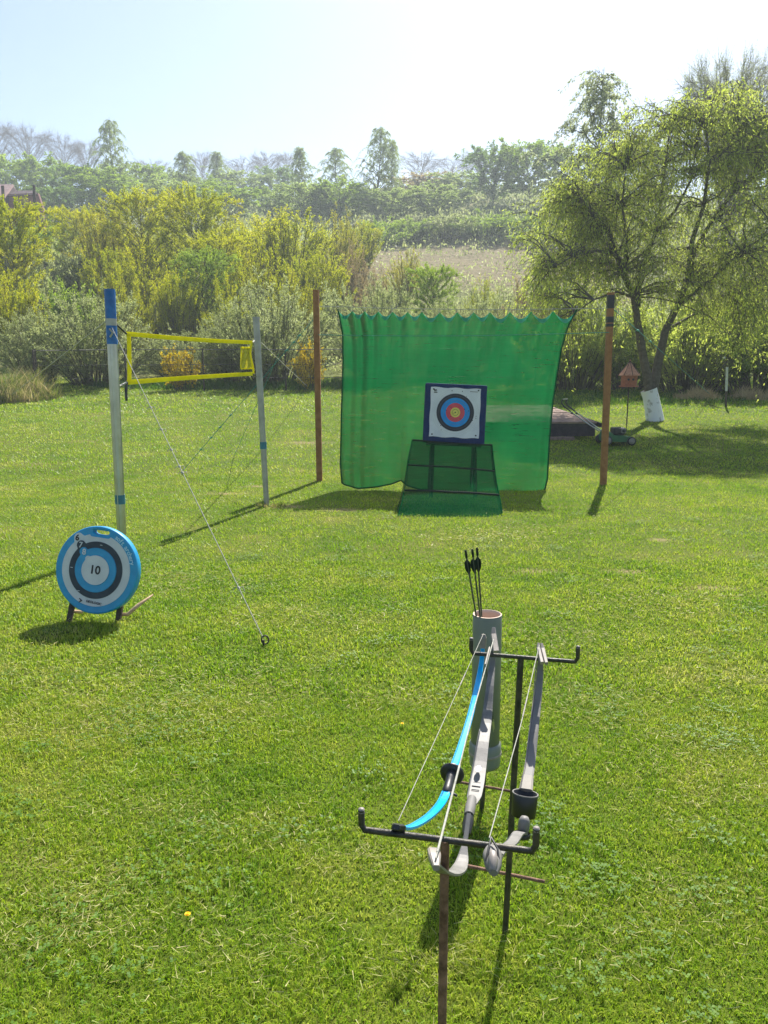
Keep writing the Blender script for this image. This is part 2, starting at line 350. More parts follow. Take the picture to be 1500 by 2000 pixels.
# ------------------------------------------------------------------ grass
def blade_cloud(zones, rg, straw=False):
    V, Q, T = [], [], []; o = 0
    for (y0, y1, dens, h, w, near) in zones:
        half = lambda y: .66 * y + .9
        area = (half(y0) + half(y1)) * (y1 - y0); n = int(area * dens)
        y = y0 + (y1 - y0) * rg.random(int(n * 1.6)); keep = rg.random(len(y)) < half(y) / half(y1); y = y[keep][:n]
        x = (rg.random(len(y)) * 2 - 1) * half(y)
        tuft = .72 + .55 * (np.sin(x * 7.3 + 2 * np.sin(y * 5.1)) * np.sin(y * 6.7 + 1.7 * np.sin(x * 3.9)) * .5 + .5)
        keep = rg.random(len(y)) > dirt_mask(x, y) * .72
        x, y, tuft = x[keep], y[keep], tuft[keep]; n = len(x)
        z = ground_z(x, y)
        hh = h * (.45 + .75 * rg.random(n)) * tuft; ww = w * (.6 + .7 * rg.random(n))
        a = rg.random(n) * 2 * np.pi; le = .25 + .9 * rg.random(n); b = a + (rg.random(n) - .5) * 1.5
        dx, dy = np.cos(a), np.sin(a); sx, sy = -np.sin(b) * ww / 2, np.cos(b) * ww / 2
        base = np.stack([x, y, z - .004], -1); S = np.stack([sx, sy, 0 * sx], -1)
        mid = base + np.stack([dx * hh * le * .35, dy * hh * le * .35, hh * .62], -1)
        tip = base + np.stack([dx * hh * le, dy * hh * le, hh * (1.05 - .35 * le)], -1)
        if near:
            V.append(np.stack([base - S, base + S, mid + S * .85, mid - S * .85, tip], 1).reshape(-1, 3)); i = o + np.arange(n) * 5
            Q.append(np.stack([i, i + 1, i + 2, i + 3], -1)); T.append(np.stack([i + 3, i + 2, i + 4], -1)); o += n * 5
        else:
            V.append(np.stack([base - S, base + S, tip], 1).reshape(-1, 3)); i = o + np.arange(n) * 3
            T.append(np.stack([i, i + 1, i + 2], -1)); o += n * 3
    return np.concatenate(V), ([np.concatenate(Q)] if Q else []) + [np.concatenate(T)]

def grass_material():
    m, n, l, b = nt('grass_blade'); setp(b, .45, .3)
    g = n.new('ShaderNodeNewGeometry')
    t1 = noise(n, l, .8, 6, .68, coord='Position'); t2 = noise(n, l, 6.0, 4, .6, coord='Position')
    s = n.new('ShaderNodeMath'); s.operation = 'MULTIPLY_ADD'; l.new(t1.outputs[0], s.inputs[0]); s.inputs[1].default_value = 1.25
    s2 = n.new('ShaderNodeMath'); s2.operation = 'MULTIPLY_ADD'; l.new(t2.outputs[0], s2.inputs[0]); s2.inputs[1].default_value = .55; s2.inputs[2].default_value = -.56
    l.new(s2.outputs[0], s.inputs[2])
    s3 = n.new('ShaderNodeMath'); s3.operation = 'MULTIPLY_ADD'; l.new(g.outputs['Random Per Island'], s3.inputs[0]); s3.inputs[1].default_value = .32; l.new(s.outputs[0], s3.inputs[2])
    r = ramp(n, [(.08, (.09, .205, .008)), (.34, (.175, .325, .011)), (.54, (.31, .435, .018)), (.74, (.46, .49, .07)), (.90, (.60, .54, .24))])
    l.new(s3.outputs[0], r.inputs[0]); l.new(r.outputs[0], b.inputs['Base Color'])
    tr = n.new('ShaderNodeBsdfTranslucent'); l.new(r.outputs[0], tr.inputs[0])
    ms = n.new('ShaderNodeMixShader'); ms.inputs[0].default_value = .5; l.new(b.outputs[0], ms.inputs[1]); l.new(tr.outputs[0], ms.inputs[2])
    l.new(ms.outputs[0], n['Material Output'].inputs[0]); return m
v, f = blade_cloud([(.55, 2.0, 32000, .028, .0026, True), (2.0, 3.6, 19500, .029, .0033, True), (3.6, 6.5, 7400, .034, .0052, True),
                    (6.5, 12, 2600, .038, .009, False), (12, 21, 640, .048, .017, False), (21, 31, 240, .07, .03, False)], rng)
tag(link('lawn_grass', np_mesh('lawn_grass', v, f), grass_material()), 'short mown grass covering the lawn', 'grass', kind='stuff')

# dry thatch left by the mower and patches of clover break up the turf
rt = np.random.default_rng(77)
spots = [(430, 1345, .30), (390, 1400, .22), (130, 1745, .14), (285, 1590, .16), (1440, 1565, .2), (1195, 1865, .12), (700, 1690, .12), (520, 1870, .14), (60, 1850, .12), (250, 1820, .12), (1330, 1470, .22), (760, 1372, .12),
         (1150, 1390, .2), (600, 1210, .3), (200, 1420, .25), (1300, 1180, .35), (960, 1050, .35), (330, 1140, .4), (1420, 1340, .3), (860, 1900, .1), (1350, 1780, .14), (470, 1640, .15), (80, 1330, .3), (1100, 1250, .25)]
sx, sy = [], []
for px, py, r_ in spots:
    g_ = G(px, py); k = int(2600 * r_ * .85); a_ = rt.normal(size=(k, 2)) * np.array([r_, r_ * .6]) * 1.15; sx.append(g_.x + a_[:, 0]); sy.append(g_.y + a_[:, 1])
yr = .7 + 9 * rt.random(3000) ** 1.6; sx.append((rt.random(3000) * 2 - 1) * (.62 * yr + .6)); sy.append(yr)
x = np.concatenate(sx); y = np.concatenate(sy); n_ = len(x)
p = np.stack([x, y, ground_z(x, y) + .014 + .016 * rt.random(n_)], -1)
a_ = rt.random(n_) * 6.283; d_ = np.stack([np.cos(a_), np.sin(a_), (rt.random(n_) - .35) * .7], -1); d_ /= np.linalg.norm(d_, axis=1, keepdims=True)
b_ = np.cross(d_, rt.normal(size=(n_, 3))); b_ /= np.linalg.norm(b_, axis=1, keepdims=True)
ln_ = (.014 + .024 * rt.random(n_))[:, None]; wd_ = ((.0008 + .0006 * rt.random(n_)) * np.clip(y / 2.2, 1, 4))[:, None]
V = np.stack([p - b_ * wd_, p + b_ * wd_, p + d_ * ln_ + b_ * wd_ * .3, p + d_ * ln_ - b_ * wd_ * .3], 1).reshape(-1, 3)
thatch = leafmat('dry_thatch', [(.30, .34, .08), (.42, .41, .14), (.54, .48, .23)], .3, .2, 2.)
tag(link('dry_thatch', np_mesh('dry_thatch', V, np.arange(n_ * 4).reshape(-1, 4)), thatch), 'pale dry grass clippings lying in patches on the lawn', 'grass', kind='stuff')
nc = 130; yc = .9 + 8 * rt.random(nc) ** 1.3; xc = (rt.random(nc) * 2 - 1) * (.6 * yc + .5); per = 34
x = (xc[:, None] + rt.normal(size=(nc, per)) * .07).ravel(); y = (yc[:, None] + rt.normal(size=(nc, per)) * .06).ravel(); n_ = len(x)
c_ = np.stack([x, y, ground_z(x, y) + .020 + .012 * rt.random(n_)], -1)
V, F = [], []
for k in range(3):                       # three leaflets to a leaf
    a_ = rt.random(n_) * .5 + k * 2.094; d_ = np.stack([np.cos(a_), np.sin(a_), .25 + 0 * a_], -1); b_ = np.stack([-np.sin(a_), np.cos(a_), 0 * a_], -1); r_ = (.007 + .004 * rt.random(n_))[:, None]
    V.append(np.stack([c_, c_ + d_ * r_ * .7 + b_ * r_ * .5, c_ + d_ * r_ * 1.15, c_ + d_ * r_ * .7 - b_ * r_ * .5], 1).reshape(-1, 3)); F.append(np.arange(n_ * 4).reshape(-1, 4) + k * n_ * 4)
clover = leafmat('clover_leaf', [(.06, .14, .012), (.10, .20, .018), (.15, .26, .025)], .35, .3, 3.)
tag(link('clover_patches', np_mesh('clover_patches', np.concatenate(V), np.concatenate(F)), clover), 'small patches of dark green clover in the turf', 'clover', kind='stuff')

# ------------------------------------------------------------------ vegetation builders
def tubes(paths, radii, sides):
    """paths (N,K,3), radii (N,K)"""
    N, K, _ = paths.shape
    t = np.gradient(paths, axis=1); t /= np.linalg.norm(t, axis=2, keepdims=True) + 1e-9
    ref = np.where(np.abs(t[..., 2:3]) > .9, np.array([1., 0, 0]), np.array([0, 0, 1.]))
    u = np.cross(t, ref); u /= np.linalg.norm(u, axis=2, keepdims=True) + 1e-9; w = np.cross(u, t)
    a = np.arange(sides) * 2 * np.pi / sides
    V = paths[:, :, None] + radii[:, :, None, None] * (u[:, :, None] * np.cos(a)[:, None] + w[:, :, None] * np.sin(a)[:, None])
    i = (np.arange(N)[:, None, None] * K + np.arange(K - 1)[None, :, None]) * sides
    j = np.arange(sides)[None, None]; j2 = (j + 1) % sides
    F = np.stack([i + j, i + j2, i + sides + j2, i + sides + j], -1).reshape(-1, 4)
    return V.reshape(-1, 3), F
def join(parts):
    V, F, o = [], [], 0
    for v, f in parts: V.append(v); F.append(f + o); o += len(v)
    return np.concatenate(V), np.concatenate(F)
def unit(a): return a / (np.linalg.norm(a, axis=-1, keepdims=True) + 1e-9)
def leaf_quads(p, d, ln, wd, rg):
    """p sites, d leaf directions"""
    n = len(p); r = unit(rg.normal(size=(n, 3))); b = unit(np.cross(d, r))
    L_ = (ln * (.6 + .7 * rg.random(n)))[:, None]; W_ = (wd * (.6 + .7 * rg.random(n)))[:, None] / 2
    m = p + d * L_ * .45
    V = np.stack([p, m + b * W_, p + d * L_, m - b * W_], 1).reshape(-1, 3)
    return V, np.arange(n * 4).reshape(-1, 4)
def twig_leaves(st, d, ln, droop, n, leaf, rg, hang=.0, end=1.0):
    k = rg.integers(0, len(st), n); s = rg.random(n) ** .75 * end
    L_ = ln[k] * s
    p = st[k] + d[k] * L_[:, None]; p[:, 2] -= droop * L_ * s
    t = d[k].copy(); t[:, 2] -= 2 * droop * s
    ld = unit(unit(t) * .7 + rg.normal(size=(n, 3)) * .6 - np.array([0, 0, hang]))
    p += rg.normal(size=(n, 3)) * leaf[0] * .35
    return leaf_quads(p, ld, leaf[0], leaf[1], rg)
def twig_paths(st, d, ln, droop, K=4):
    s = np.linspace(0, 1, K)[None, :, None]
    p = st[:, None] + d[:, None] * ln[:, None, None] * s; p[..., 2] -= droop * ln[:, None] * s[..., 0] ** 2
    return p
PROF = {
    'round': lambda t: np.sqrt(np.clip(1 - ((t - .56) / .47) ** 2, .02, 1)),
    'birch': lambda t: np.clip((1.02 - t) * 1.5, 0, 1) ** .8 * np.clip((t + .2) / .4, .5, 1),
    'vase': lambda t: np.clip(t * 1.5, .2, 1) * np.sqrt(np.clip(1.03 - t ** 3, 0, 1)),
    'dome': lambda t: np.sqrt(np.clip(1 - t ** 2.2, .02, 1)) }
def gen_tree(seed, H, W, prof, limbs, twigs, leaves, leaf, stems=1, base=.15, rise=.35, droop=.3, tl=.16, wood_r=.014, twig_wood=True, hang=0., twig_r=.006, lift=.2, trunk_lean=.05, side=5, clump=.5, upright=0.):
    rg = np.random.default_rng(seed); pf = PROF[prof]; woods = []
    K = 6; s = np.linspace(0, 1, K)
    if stems == 1:
        ph = rg.random(2) * 6.3
        def stem(t): return np.stack([trunk_lean * H * np.sin(t * 3 + ph[0]) * t, trunk_lean * H * np.sin(t * 2.6 + ph[1]) * t, H * t * .97], -1)
        woods.append(tubes(stem(np.linspace(0, 1, 9))[None], (H * wood_r * (1 - .92 * np.linspace(0, 1, 9) ** .8))[None], 7))
        t0 = base + (.97 - base) * ((np.arange(limbs) + rg.random(limbs)) / limbs)
        a = np.arange(limbs) * 2.39996 + rg.random(limbs) * .7
        start = stem(t0); rad = pf(t0) * W / 2 * (.7 + .45 * rg.random(limbs) if prof != 'birch' else .45 + .7 * rg.random(limbs))
        te = np.minimum(t0 + rise * rad / H * (1 - .3 * t0), 1.02)
        endp = stem(np.minimum(t0, 1)) + np.stack([np.cos(a) * rad, np.sin(a) * rad, (te - t0) * H], -1)
        ctrl = (start + endp) / 2; ctrl[:, 2] += lift * rad
        r0 = H * wood_r * .5 * (1 - .8 * t0)
    else:
        a = rg.random(limbs) * 6.283; q = np.sqrt(rg.random(limbs))
        start = np.stack([np.cos(a) * q * W * .17, np.sin(a) * q * W * .17, np.zeros(limbs)], -1)
        zz = H * pf(q * .9) * (.62 + .42 * rg.random(limbs))
        endp = np.stack([np.cos(a) * q * W * .47, np.sin(a) * q * W * .47, zz], -1)
        ctrl = np.stack([np.cos(a) * q * W * .30, np.sin(a) * q * W * .30, zz * .6], -1)
        r0 = np.full(limbs, H * wood_r * .5)
    b = (1 - s)[None, :, None]; c = s[None, :, None]
    lp = start[:, None] * b ** 2 + 2 * ctrl[:, None] * b * c + endp[:, None] * c ** 2
    lp[:, 1:] += rg.normal(size=(limbs, K - 1, 3)) * H * .008
    woods.append(tubes(lp, r0[:, None] * (1 - .85 * s)[None] + .004, side))
    nT = limbs * twigs; li = np.repeat(np.arange(limbs), twigs); u = .18 + .82 * rg.random(nT) ** .8
    if stems > 1: u = .12 + .88 * rg.random(nT)
    ii = np.minimum((u * (K - 1)).astype(int), K - 2); fr = (u * (K - 1) - ii)[:, None]
    st = lp[li, ii] * (1 - fr) + lp[li, ii + 1] * fr; tan = unit(lp[li, ii + 1] - lp[li, ii])
    d = unit(tan * (.75 + .5 * upright) + rg.normal(size=(nT, 3)) * (.55 - .25 * upright) + np.array([0, 0, .15 + .35 * upright]))
    ln = W * tl * (.4 + .9 * rg.random(nT))
    if twig_wood: woods.append(tubes(twig_paths(st, d, ln, droop), np.linspace(twig_r, twig_r * .4, 4)[None].repeat(nT, 0), 3))
    wv, wf = join(woods)
    lv = None
    if leaves:
        keep = rg.permutation(nT)[:max(3, int(nT * (1 - .25 * clump)))]
        lv = twig_leaves(st[keep], d[keep], ln[keep], droop, leaves, leaf, rg, hang)
    return wv, wf, lv
PROTO = {}
def proto(key, bark, leafm, **kw):
    wv, wf, lv = gen_tree(**kw)
    t = np_mesh(key + '_wood', wv, wf, True); t.materials.append(bark)
    c = None
    if lv is not None: c = np_mesh(key + '_leaves', *lv); c.materials.append(leafm)
    PROTO[key] = (t, c, kw['H'], kw['W'])
def plant(key, name, px, top, wpx, Y, label, cat, group=None, leafm=None, zoff=0., rot=None, trunk='trunk', crown='crown'):
    """place a plant at distance Y in the direction of column px, as tall and broad as it stands there"""
    t, c, H, W = PROTO[key]; x = P(px, 500, Y).x
    z = gz(x, Y) - .05 + zoff; h = max(.5, P(px, top, Y).z - z); w = wpx / FPX * math.hypot(x, Y)
    o = thing(name, (x, Y, z), label, cat, group)
    sc = (w / W, w / W, h / H); o.scale = sc
    o.rotation_euler.z = rng.random() * 6.28 if rot is None else rot
    for nm, me in ((trunk, t), (crown, c)):
        if me is None: continue
        q = bpy.data.objects.new(nm, me); COL.objects.link(q); q.parent = o
        if nm == crown and leafm is not None:
            q.material_slots[0].link = 'OBJECT'; q.material_slots[0].material = leafm
    return o

# ------------------------------------------------------------------ plants
proto('hedge_a', M['bark_green'], L['hedge'], seed=1, H=4, W=5, prof='dome', limbs=110, twigs=14, leaves=58000, leaf=(.075, .032), stems=9, droop=.1, tl=.11, wood_r=.009, upright=.4, hang=-.2)
proto('hedge_b', M['bark_green'], L['hedge'], seed=2, H=4, W=5, prof='dome', limbs=100, twigs=14, leaves=54000, leaf=(.078, .032), stems=9, droop=.1, tl=.12, wood_r=.010, upright=.4, hang=-.2)
proto('thicket_a', M['bark_green'], L['yellow'], seed=3, H=6.5, W=4, prof='dome', limbs=95, twigs=13, leaves=52000, leaf=(.085, .038), stems=7, droop=0., tl=.17, wood_r=.006, upright=1., hang=-.4)
proto('thicket_b', M['bark_green'], L['yellow'], seed=4, H=6.5, W=3.6, prof='round', limbs=80, twigs=14, leaves=46000, leaf=(.085, .040), base=.06, rise=1.1, droop=.05, tl=.17, wood_r=.009, upright=.45, hang=-.1)
proto('thicket_c', M['bark_green'], L['yellow'], seed=5, H=6.5, W=4, prof='dome', limbs=80, twigs=13, leaves=34000, leaf=(.08, .034), stems=7, droop=.0, tl=.17, wood_r=.006, upright=1., hang=-.4)
proto('birch_a', M['bark_far'], L['birch'], seed=6, H=14, W=6, prof='birch', limbs=80, twigs=11, leaves=28000, leaf=(.15, .07), base=.05, rise=.7, droop=.9, tl=.16, hang=.6, wood_r=.011, twig_r=.008, clump=.9)
proto('birch_b', M['bark_far'], L['birch'], seed=8, H=14, W=6.5, prof='birch', limbs=66, twigs=11, leaves=24000, leaf=(.15, .07), base=.05, rise=.8, droop=1.1, tl=.18, hang=.6, wood_r=.011, twig_r=.008, clump=1.2)
proto('round_a', M['bark_far'], L['green'], seed=9, H=11, W=10, prof='round', limbs=46, twigs=12, leaves=13000, leaf=(.34, .22), base=.14, rise=.7, droop=.2, tl=.13, twig_r=.012)
proto('round_b', M['bark_far'], L['green'], seed=10, H=11, W=10, prof='round', limbs=40, twigs=12, leaves=12000, leaf=(.36, .22), base=.10, rise=.9, droop=.3, tl=.14, twig_r=.012)
proto('bare_a', M['bark_bare'], None, seed=11, H=12, W=10, prof='round', limbs=54, twigs=60, leaves=0, leaf=(.1, .1), base=.28, rise=1.1, droop=.05, tl=.13, wood_r=.014, twig_r=.010)
proto('bare_b', M['bark_bare'], None, seed=12, H=12, W=10, prof='round', limbs=48, twigs=60, leaves=0, leaf=(.1, .1), base=.35, rise=1.4, droop=.05, tl=.14, wood_r=.014, twig_r=.010)
proto('scrub_a', M['bark_far'], L['green'], seed=13, H=4, W=6, prof='dome', limbs=46, twigs=11, leaves=16000, leaf=(.18, .09), stems=9, droop=.05, tl=.13, wood_r=.011, twig_r=.01)
proto('scrub_b', M['bark_far'], L['green'], seed=14, H=4, W=6, prof='dome', limbs=36, twigs=12, leaves=13000, leaf=(.18, .09), stems=9, droop=.05, tl=.13, wood_r=.011, twig_r=.01)
proto('blossom', M['bark_green'], L['forsythia'], seed=15, H=1.7, W=1.6, prof='dome', limbs=30, twigs=12, leaves=5200, leaf=(.06, .045), stems=5, droop=.2, tl=.18, wood_r=.01, twig_r=.004)

# willow hedge at the far edge of the lawn
HG = 'grey-green willow shrubs along the wire fence'
for k, px, top, w, Y, lab in [
    ('hedge_a', 170, 562, 250, 29, 'big grey-green willow shrub behind the blue-topped volleyball post'),
    ('hedge_b', 530, 552, 270, 29.5, 'broad rounded grey-green willow shrub behind the second steel net post'),
    ('hedge_a', 345, 645, 190, 31, 'low olive willow shrub framed by the yellow volleyball net'),
    ('hedge_b', 735, 562, 210, 30.5, 'grey-green willow shrub above the left half of the green net'),
    ('hedge_a', 880, 585, 190, 31.5, 'olive willow shrub above the middle of the green net'),
    ('hedge_b', 1000, 572, 170, 32, 'silvery willow shrub above the right half of the green net'),
    ('hedge_a', 60, 600, 170, 30, 'olive shrub over the weedy mound at the left edge'),
    ('hedge_b', 440, 600, 130, 30, 'narrow willow shrub left of the second steel net post')]:
    plant(k, 'willow_shrub', px, top, w, Y, lab, 'shrub', HG)
for k, px, top, w, Y, lm, lab in [
    ('hedge_a', 1130, 560, 230, 27.5, 'willow', 'leafy olive shrub between the green net and the brown right-hand post'),
    ('hedge_b', 1360, 545, 300, 27, 'willow', 'tall shrub behind the whitewashed tree'),
    ('hedge_a', 1500, 520, 300, 26.5, 'green', 'green shrub filling the right edge behind the white-topped fence post'),
    ('hedge_b', 1235, 600, 220, 28, 'green', 'dark green shrub behind the terracotta birdhouse')]:
    plant(k, 'hedge_shrub', px, top, w, Y, lab, 'shrub', 'shrubs under the willow tree', leafm=L[lm])
plant('blossom', 'forsythia', 345, 668, 84, 27.2, 'larger yellow-flowering bush seen through the volleyball net', 'bush', 'yellow-flowering bushes')
plant('blossom', 'forsythia', 598, 655, 68, 27.4, 'yellow-flowering bush beside the brown left-hand post', 'bush', 'yellow-flowering bushes')
# young trees of the yellow-green thicket
for k, px, top, w, Y, lm, lab in [
    ('thicket_b', 15, 405, 120, 40, 'yellow', 'yellow-green tree cut by the left edge of the picture'),
    ('thicket_a', 20, 520, 130, 34, 'yellow', 'yellow shrub at the left edge above the weedy mound'),
    ('thicket_a', 205, 392, 130, 50, 'orange', 'orange-tinged young tree below the tall leaning birch'),
    ('thicket_b', 290, 388, 130, 48, 'yellow', 'vivid yellow-green young tree above the volleyball net'),
    ('thicket_b', 375, 386, 130, 46, 'yellow', 'brightest lemon-green young tree, left of the rounded one'),
    ('thicket_a', 445, 415, 140, 47, 'yellow', 'yellow-green young tree just left of the rounded thicket crown'),
    ('thicket_a', 560, 398, 210, 48, 'yellow', 'largest rounded yellow-green crown of the thicket'),
    ('thicket_c', 655, 412, 130, 52, 'orange', 'thin yellow-brown young tree right of the rounded crown'),
    ('thicket_c', 690, 470, 80, 44, 'tan', 'spindly tan young tree above the top left corner of the green net'),
    ('thicket_b', 395, 500, 110, 38, 'green', 'fresh green young tree behind the volleyball net'),
    ('thicket_c', 500, 470, 170, 40, 'yellow', 'sparse olive young tree above the second steel net post'),
    ('thicket_a', 620, 480, 150, 41, 'yellow', 'olive-yellow young tree behind the brown left-hand post'),
    ('thicket_c', 285, 480, 150, 40, 'yellow', 'thin yellow-green sapling right of the blue-topped post'),
    ('thicket_a', 215, 470, 130, 42, 'yellow', 'yellow-green young tree right above the blue-topped post'),
    ('thicket_c', 790, 488, 100, 50, 'orange', 'brush of orange-green shoots at the left end of the sandy clearing'),
    ('thicket_b', 850, 530, 90, 37, 'green', 'bright green sapling above the middle of the green net'),
    ('thicket_c', 950, 545, 90, 40, 'yellow', 'yellowish sapling in front of the sandy clearing'),
    ('thicket_a', 330, 430, 120, 54, 'yellow', 'yellow-green young tree between the vivid and the lemon-green one'),
    ('thicket_a', 255, 430, 120, 55, 'yellow', 'yellow-green young tree right of the orange-tinged one'),
    ('thicket_b', 440, 470, 110, 43, 'yellow', 'lemon-green young tree below the left flank of the rounded crown'),
    ('thicket_a', 345, 520, 120, 36, 'yellow', 'lower yellow-green young tree behind the middle of the volleyball net'),
    ('thicket_c', 445, 540, 110, 34, 'yellow', 'brushy olive sapling between the volleyball net and the far steel post'),
    ('thicket_c', 570, 520, 130, 37, 'yellow', 'brushy olive sapling between the far steel post and the brown post'),
    ('thicket_a', 520, 420, 150, 56, 'yellow', 'yellow-green crown filling behind the rounded one'),
    ('thicket_a', 700, 425, 110, 60, 'yellow', 'yellow-green young tree below the blunt-topped birch'),
    ('thicket_c', 240, 520, 120, 36, 'yellow', 'brushy yellow-green sapling right beside the blue sleeve of the near post'),
    ('thicket_b', 150, 420, 90, 56, 'yellow', 'small yellow-green tree left of the orange-tinged one'),
    ('thicket_c', 730, 520, 90, 40, 'tan', 'pale brushy sapling above the left top of the green net'),
    ('thicket_c', 1030, 540, 90, 38, 'tan', 'tan sapling in front of the right end of the clearing')]:
    plant(k, 'young_tree', px, top, w, Y, lab, 'tree', 'young trees of the yellow-green thicket', leafm=L[lm], trunk='stems' if k != 'thicket_b' else 'trunk')
for k, px, top, w, Y, lm, lab in [
    ('scrub_a', 70, 414, 150, 64, 'green', 'green bush right in front of the red-brown house'),
    ('scrub_b', 15, 408, 120, 62, 'yellow', 'yellow-green bush covering the foot of the red-brown house'),
    ('scrub_a', 110, 470, 150, 47, 'hedge', 'grey-green bush below the red-brown house'),
    ('scrub_b', 60, 520, 150, 40, 'hedge', 'grey-green bush left above the blue-topped post'),
    ('scrub_a', 130, 545, 130, 37, 'green', 'green bush behind the big grey-green willow shrub'),
    ('scrub_a', 160, 440, 120, 60, 'green', 'green bush right below the red-brown house'),
    ('scrub_b', 480, 560, 160, 36, 'hedge', 'pale bush behind the broad rounded willow shrub'),
    ('scrub_b', 660, 545, 120, 36, 'hedge', 'pale bush right of the brown left-hand post'),
    ('scrub_a', 760, 545, 110, 38, 'hedge', 'silvery bush above the left half of the green net'),
    ('scrub_b', 925, 560, 100, 36, 'hedge', 'pale bush above the right half of the green net'),
    ('scrub_a', 1080, 520, 120, 42, 'green', 'green bush at the right end of the clearing'),
    ('scrub_a', 740, 430, 120, 84, 'green', 'bush at the foot of the tallest middle birch'),
    ('scrub_a', 800, 425, 130, 88, 'green', 'first bush on the upper edge of the sandy clearing'),
    ('scrub_b', 870, 412, 130, 88, 'hedge', 'second bush on the upper edge of the sandy clearing'),
    ('scrub_a', 945, 415, 140, 87, 'green', 'third bush on the upper edge of the sandy clearing'),
    ('scrub_b', 1015, 418, 120, 86, 'green', 'fourth bush on the upper edge of the sandy clearing'),
    ('scrub_a', 1080, 430, 150, 80, 'green', 'rightmost bush on the upper edge of the clearing, behind the willow tree')]:
    plant(k, 'hillside_bush', px, top, w, Y, lab, 'bush', 'bushes on the hillside', leafm=L[lm], trunk='stems')
# birches and broad trees of the upper hillside
for k, px, top, w, Y, lab in [
    ('birch_b', 236, 226, 84, 120, 'tallest birch on the left, standing clear against the sky'),
    ('birch_a', 366, 288, 76, 125, 'birch on the skyline above the volleyball net'),
    ('birch_a', 437, 292, 70, 140, 'pale distant birch right above the second steel net post'),
    ('birch_a', 596, 282, 72, 118, 'pointed birch above the brown left-hand post'),
    ('birch_b', 662, 284, 84, 116, 'blunt-topped birch between the pointed one and the tallest middle birch'),
    ('birch_b', 735, 236, 92, 110, 'tallest birch in the middle with hanging twigs'),
    ('birch_a', 768, 268, 46, 112, 'slim birch leaning on the right of the tallest middle birch')]:
    plant(k, 'birch_tree', px, top, w, Y, lab, 'tree', 'birches on the hillside')
for k, px, top, w, Y, lm, lab in [
    ('round_b', 215, 345, 120, 112, 'green', 'green tree under the tall left birch'),
    ('round_a', 345, 365, 130, 108, 'birch', 'light green tree below the skyline birch'),
    ('round_b', 450, 372, 130, 108, 'green', 'green tree below the pale distant birch'),
    ('round_a', 590, 368, 120, 104, 'birch', 'light green tree below the pointed birch'),
    ('round_b', 665, 365, 130, 106, 'green', 'green tree below the blunt-topped birch'),
    ('round_a', 760, 380, 120, 104, 'birch', 'light green tree below the tallest middle birch'),
    ('round_b', 850, 372, 130, 104, 'birch', 'light green tree over the bushes of the clearing'),
    ('round_a', 20, 318, 130, 135, 'green', 'green tree behind the red-brown house'),
    ('round_b', 100, 322, 120, 130, 'green', 'green tree up right from the red-brown house'),
    ('round_a', 165, 335, 110, 118, 'deep', 'deep green tree left of the tall leaning birch'),
    ('round_b', 110, 372, 80, 104, 'deep', 'dark tree at the right gable of the house'),
    ('round_b', 270, 330, 110, 130, 'green', 'green tree right of the tall left birch'),
    ('round_a', 330, 340, 90, 140, 'birch', 'hazy green tree between the two left birches'),
    ('round_a', 400, 355, 110, 130, 'green', 'green tree between the skyline birch and the pale distant one'),
    ('round_b', 480, 345, 110, 140, 'birch', 'blue-green hazy tree in the middle of the ridge'),
    ('round_a', 540, 335, 90, 145, 'deep', 'dark hazy crown left of the pointed birch'),
    ('round_b', 530, 375, 80, 118, 'green', 'light green tree below the dark hazy crown'),
    ('round_a', 630, 370, 100, 125, 'green', 'green tree behind the pointed birch'),
    ('round_b', 700, 375, 90, 122, 'green', 'green tree left of the tallest middle birch'),
    ('round_a', 820, 350, 120, 128, 'tan', 'tan budding tree right of the tallest middle birch'),
    ('round_b', 890, 345, 110, 122, 'birch', 'hazy green tree above the sandy clearing'),
    ('round_b', 960, 300, 120, 112, 'deep', 'dark green tree above the right end of the clearing'),
    ('round_a', 1030, 290, 130, 108, 'green', 'green tree beside the left flank of the willow tree'),
    ('round_b', 1120, 300, 150, 105, 'green', 'hillside tree half hidden by the willow tree'),
    ('round_a', 1250, 300, 170, 100, 'green', 'hillside tree behind the top of the willow tree'),
    ('round_a', 1480, 260, 200, 80, 'green', 'hillside tree at the right edge behind the willow tree')]:
    plant(k, 'broad_tree', px, top, w, Y, lab, 'tree', 'broad trees on the hillside', leafm=L[lm])
for k, px, top, w, Y, lab in [
    ('bare_a', 12, 250, 90, 175, 'leafless tree at the left end of the skyline'),
    ('bare_b', 70, 262, 90, 175, 'second leafless tree from the left on the skyline'),
    ('bare_a', 140, 276, 90, 178, 'third leafless tree from the left on the skyline'),
    ('bare_b', 182, 288, 70, 178, 'leafless tree just left of the tall left birch'),
    ('bare_a', 300, 322, 80, 182, 'low leafless tree between the two left birches'),
    ('bare_b', 405, 308, 80, 182, 'leafless tree between the skyline birch and the pale distant one'),
    ('bare_a', 475, 318, 80, 184, 'leafless tree right of the pale distant birch'),
    ('bare_b', 530, 308, 80, 180, 'leafless tree left of the pointed birch'),
    ('bare_a', 563, 306, 50, 180, 'thin leafless tree next to the pointed birch'),
    ('bare_b', 820, 310, 100, 178, 'leafless tree right of the tallest middle birch'),
    ('bare_a', 880, 318, 90, 178, 'leafless tree above the sandy clearing'),
    ('bare_b', 930, 306, 90, 175, 'leafless tree left of the dark green hillside tree'),
    ('bare_a', 1000, 300, 90, 170, 'leafless tree at the left flank of the willow tree')]:
    plant(k, 'bare_tree', px, top, w, Y, lab, 'tree', 'leafless trees on the skyline')
proto('dome_bare', M['bark_bare'], L['wispy'], seed=21, H=12, W=8, prof='round', limbs=80, twigs=60, leaves=46000, leaf=(.075, .03), base=.3, rise=2.2, droop=0., tl=.12, wood_r=.014, twig_r=.007)
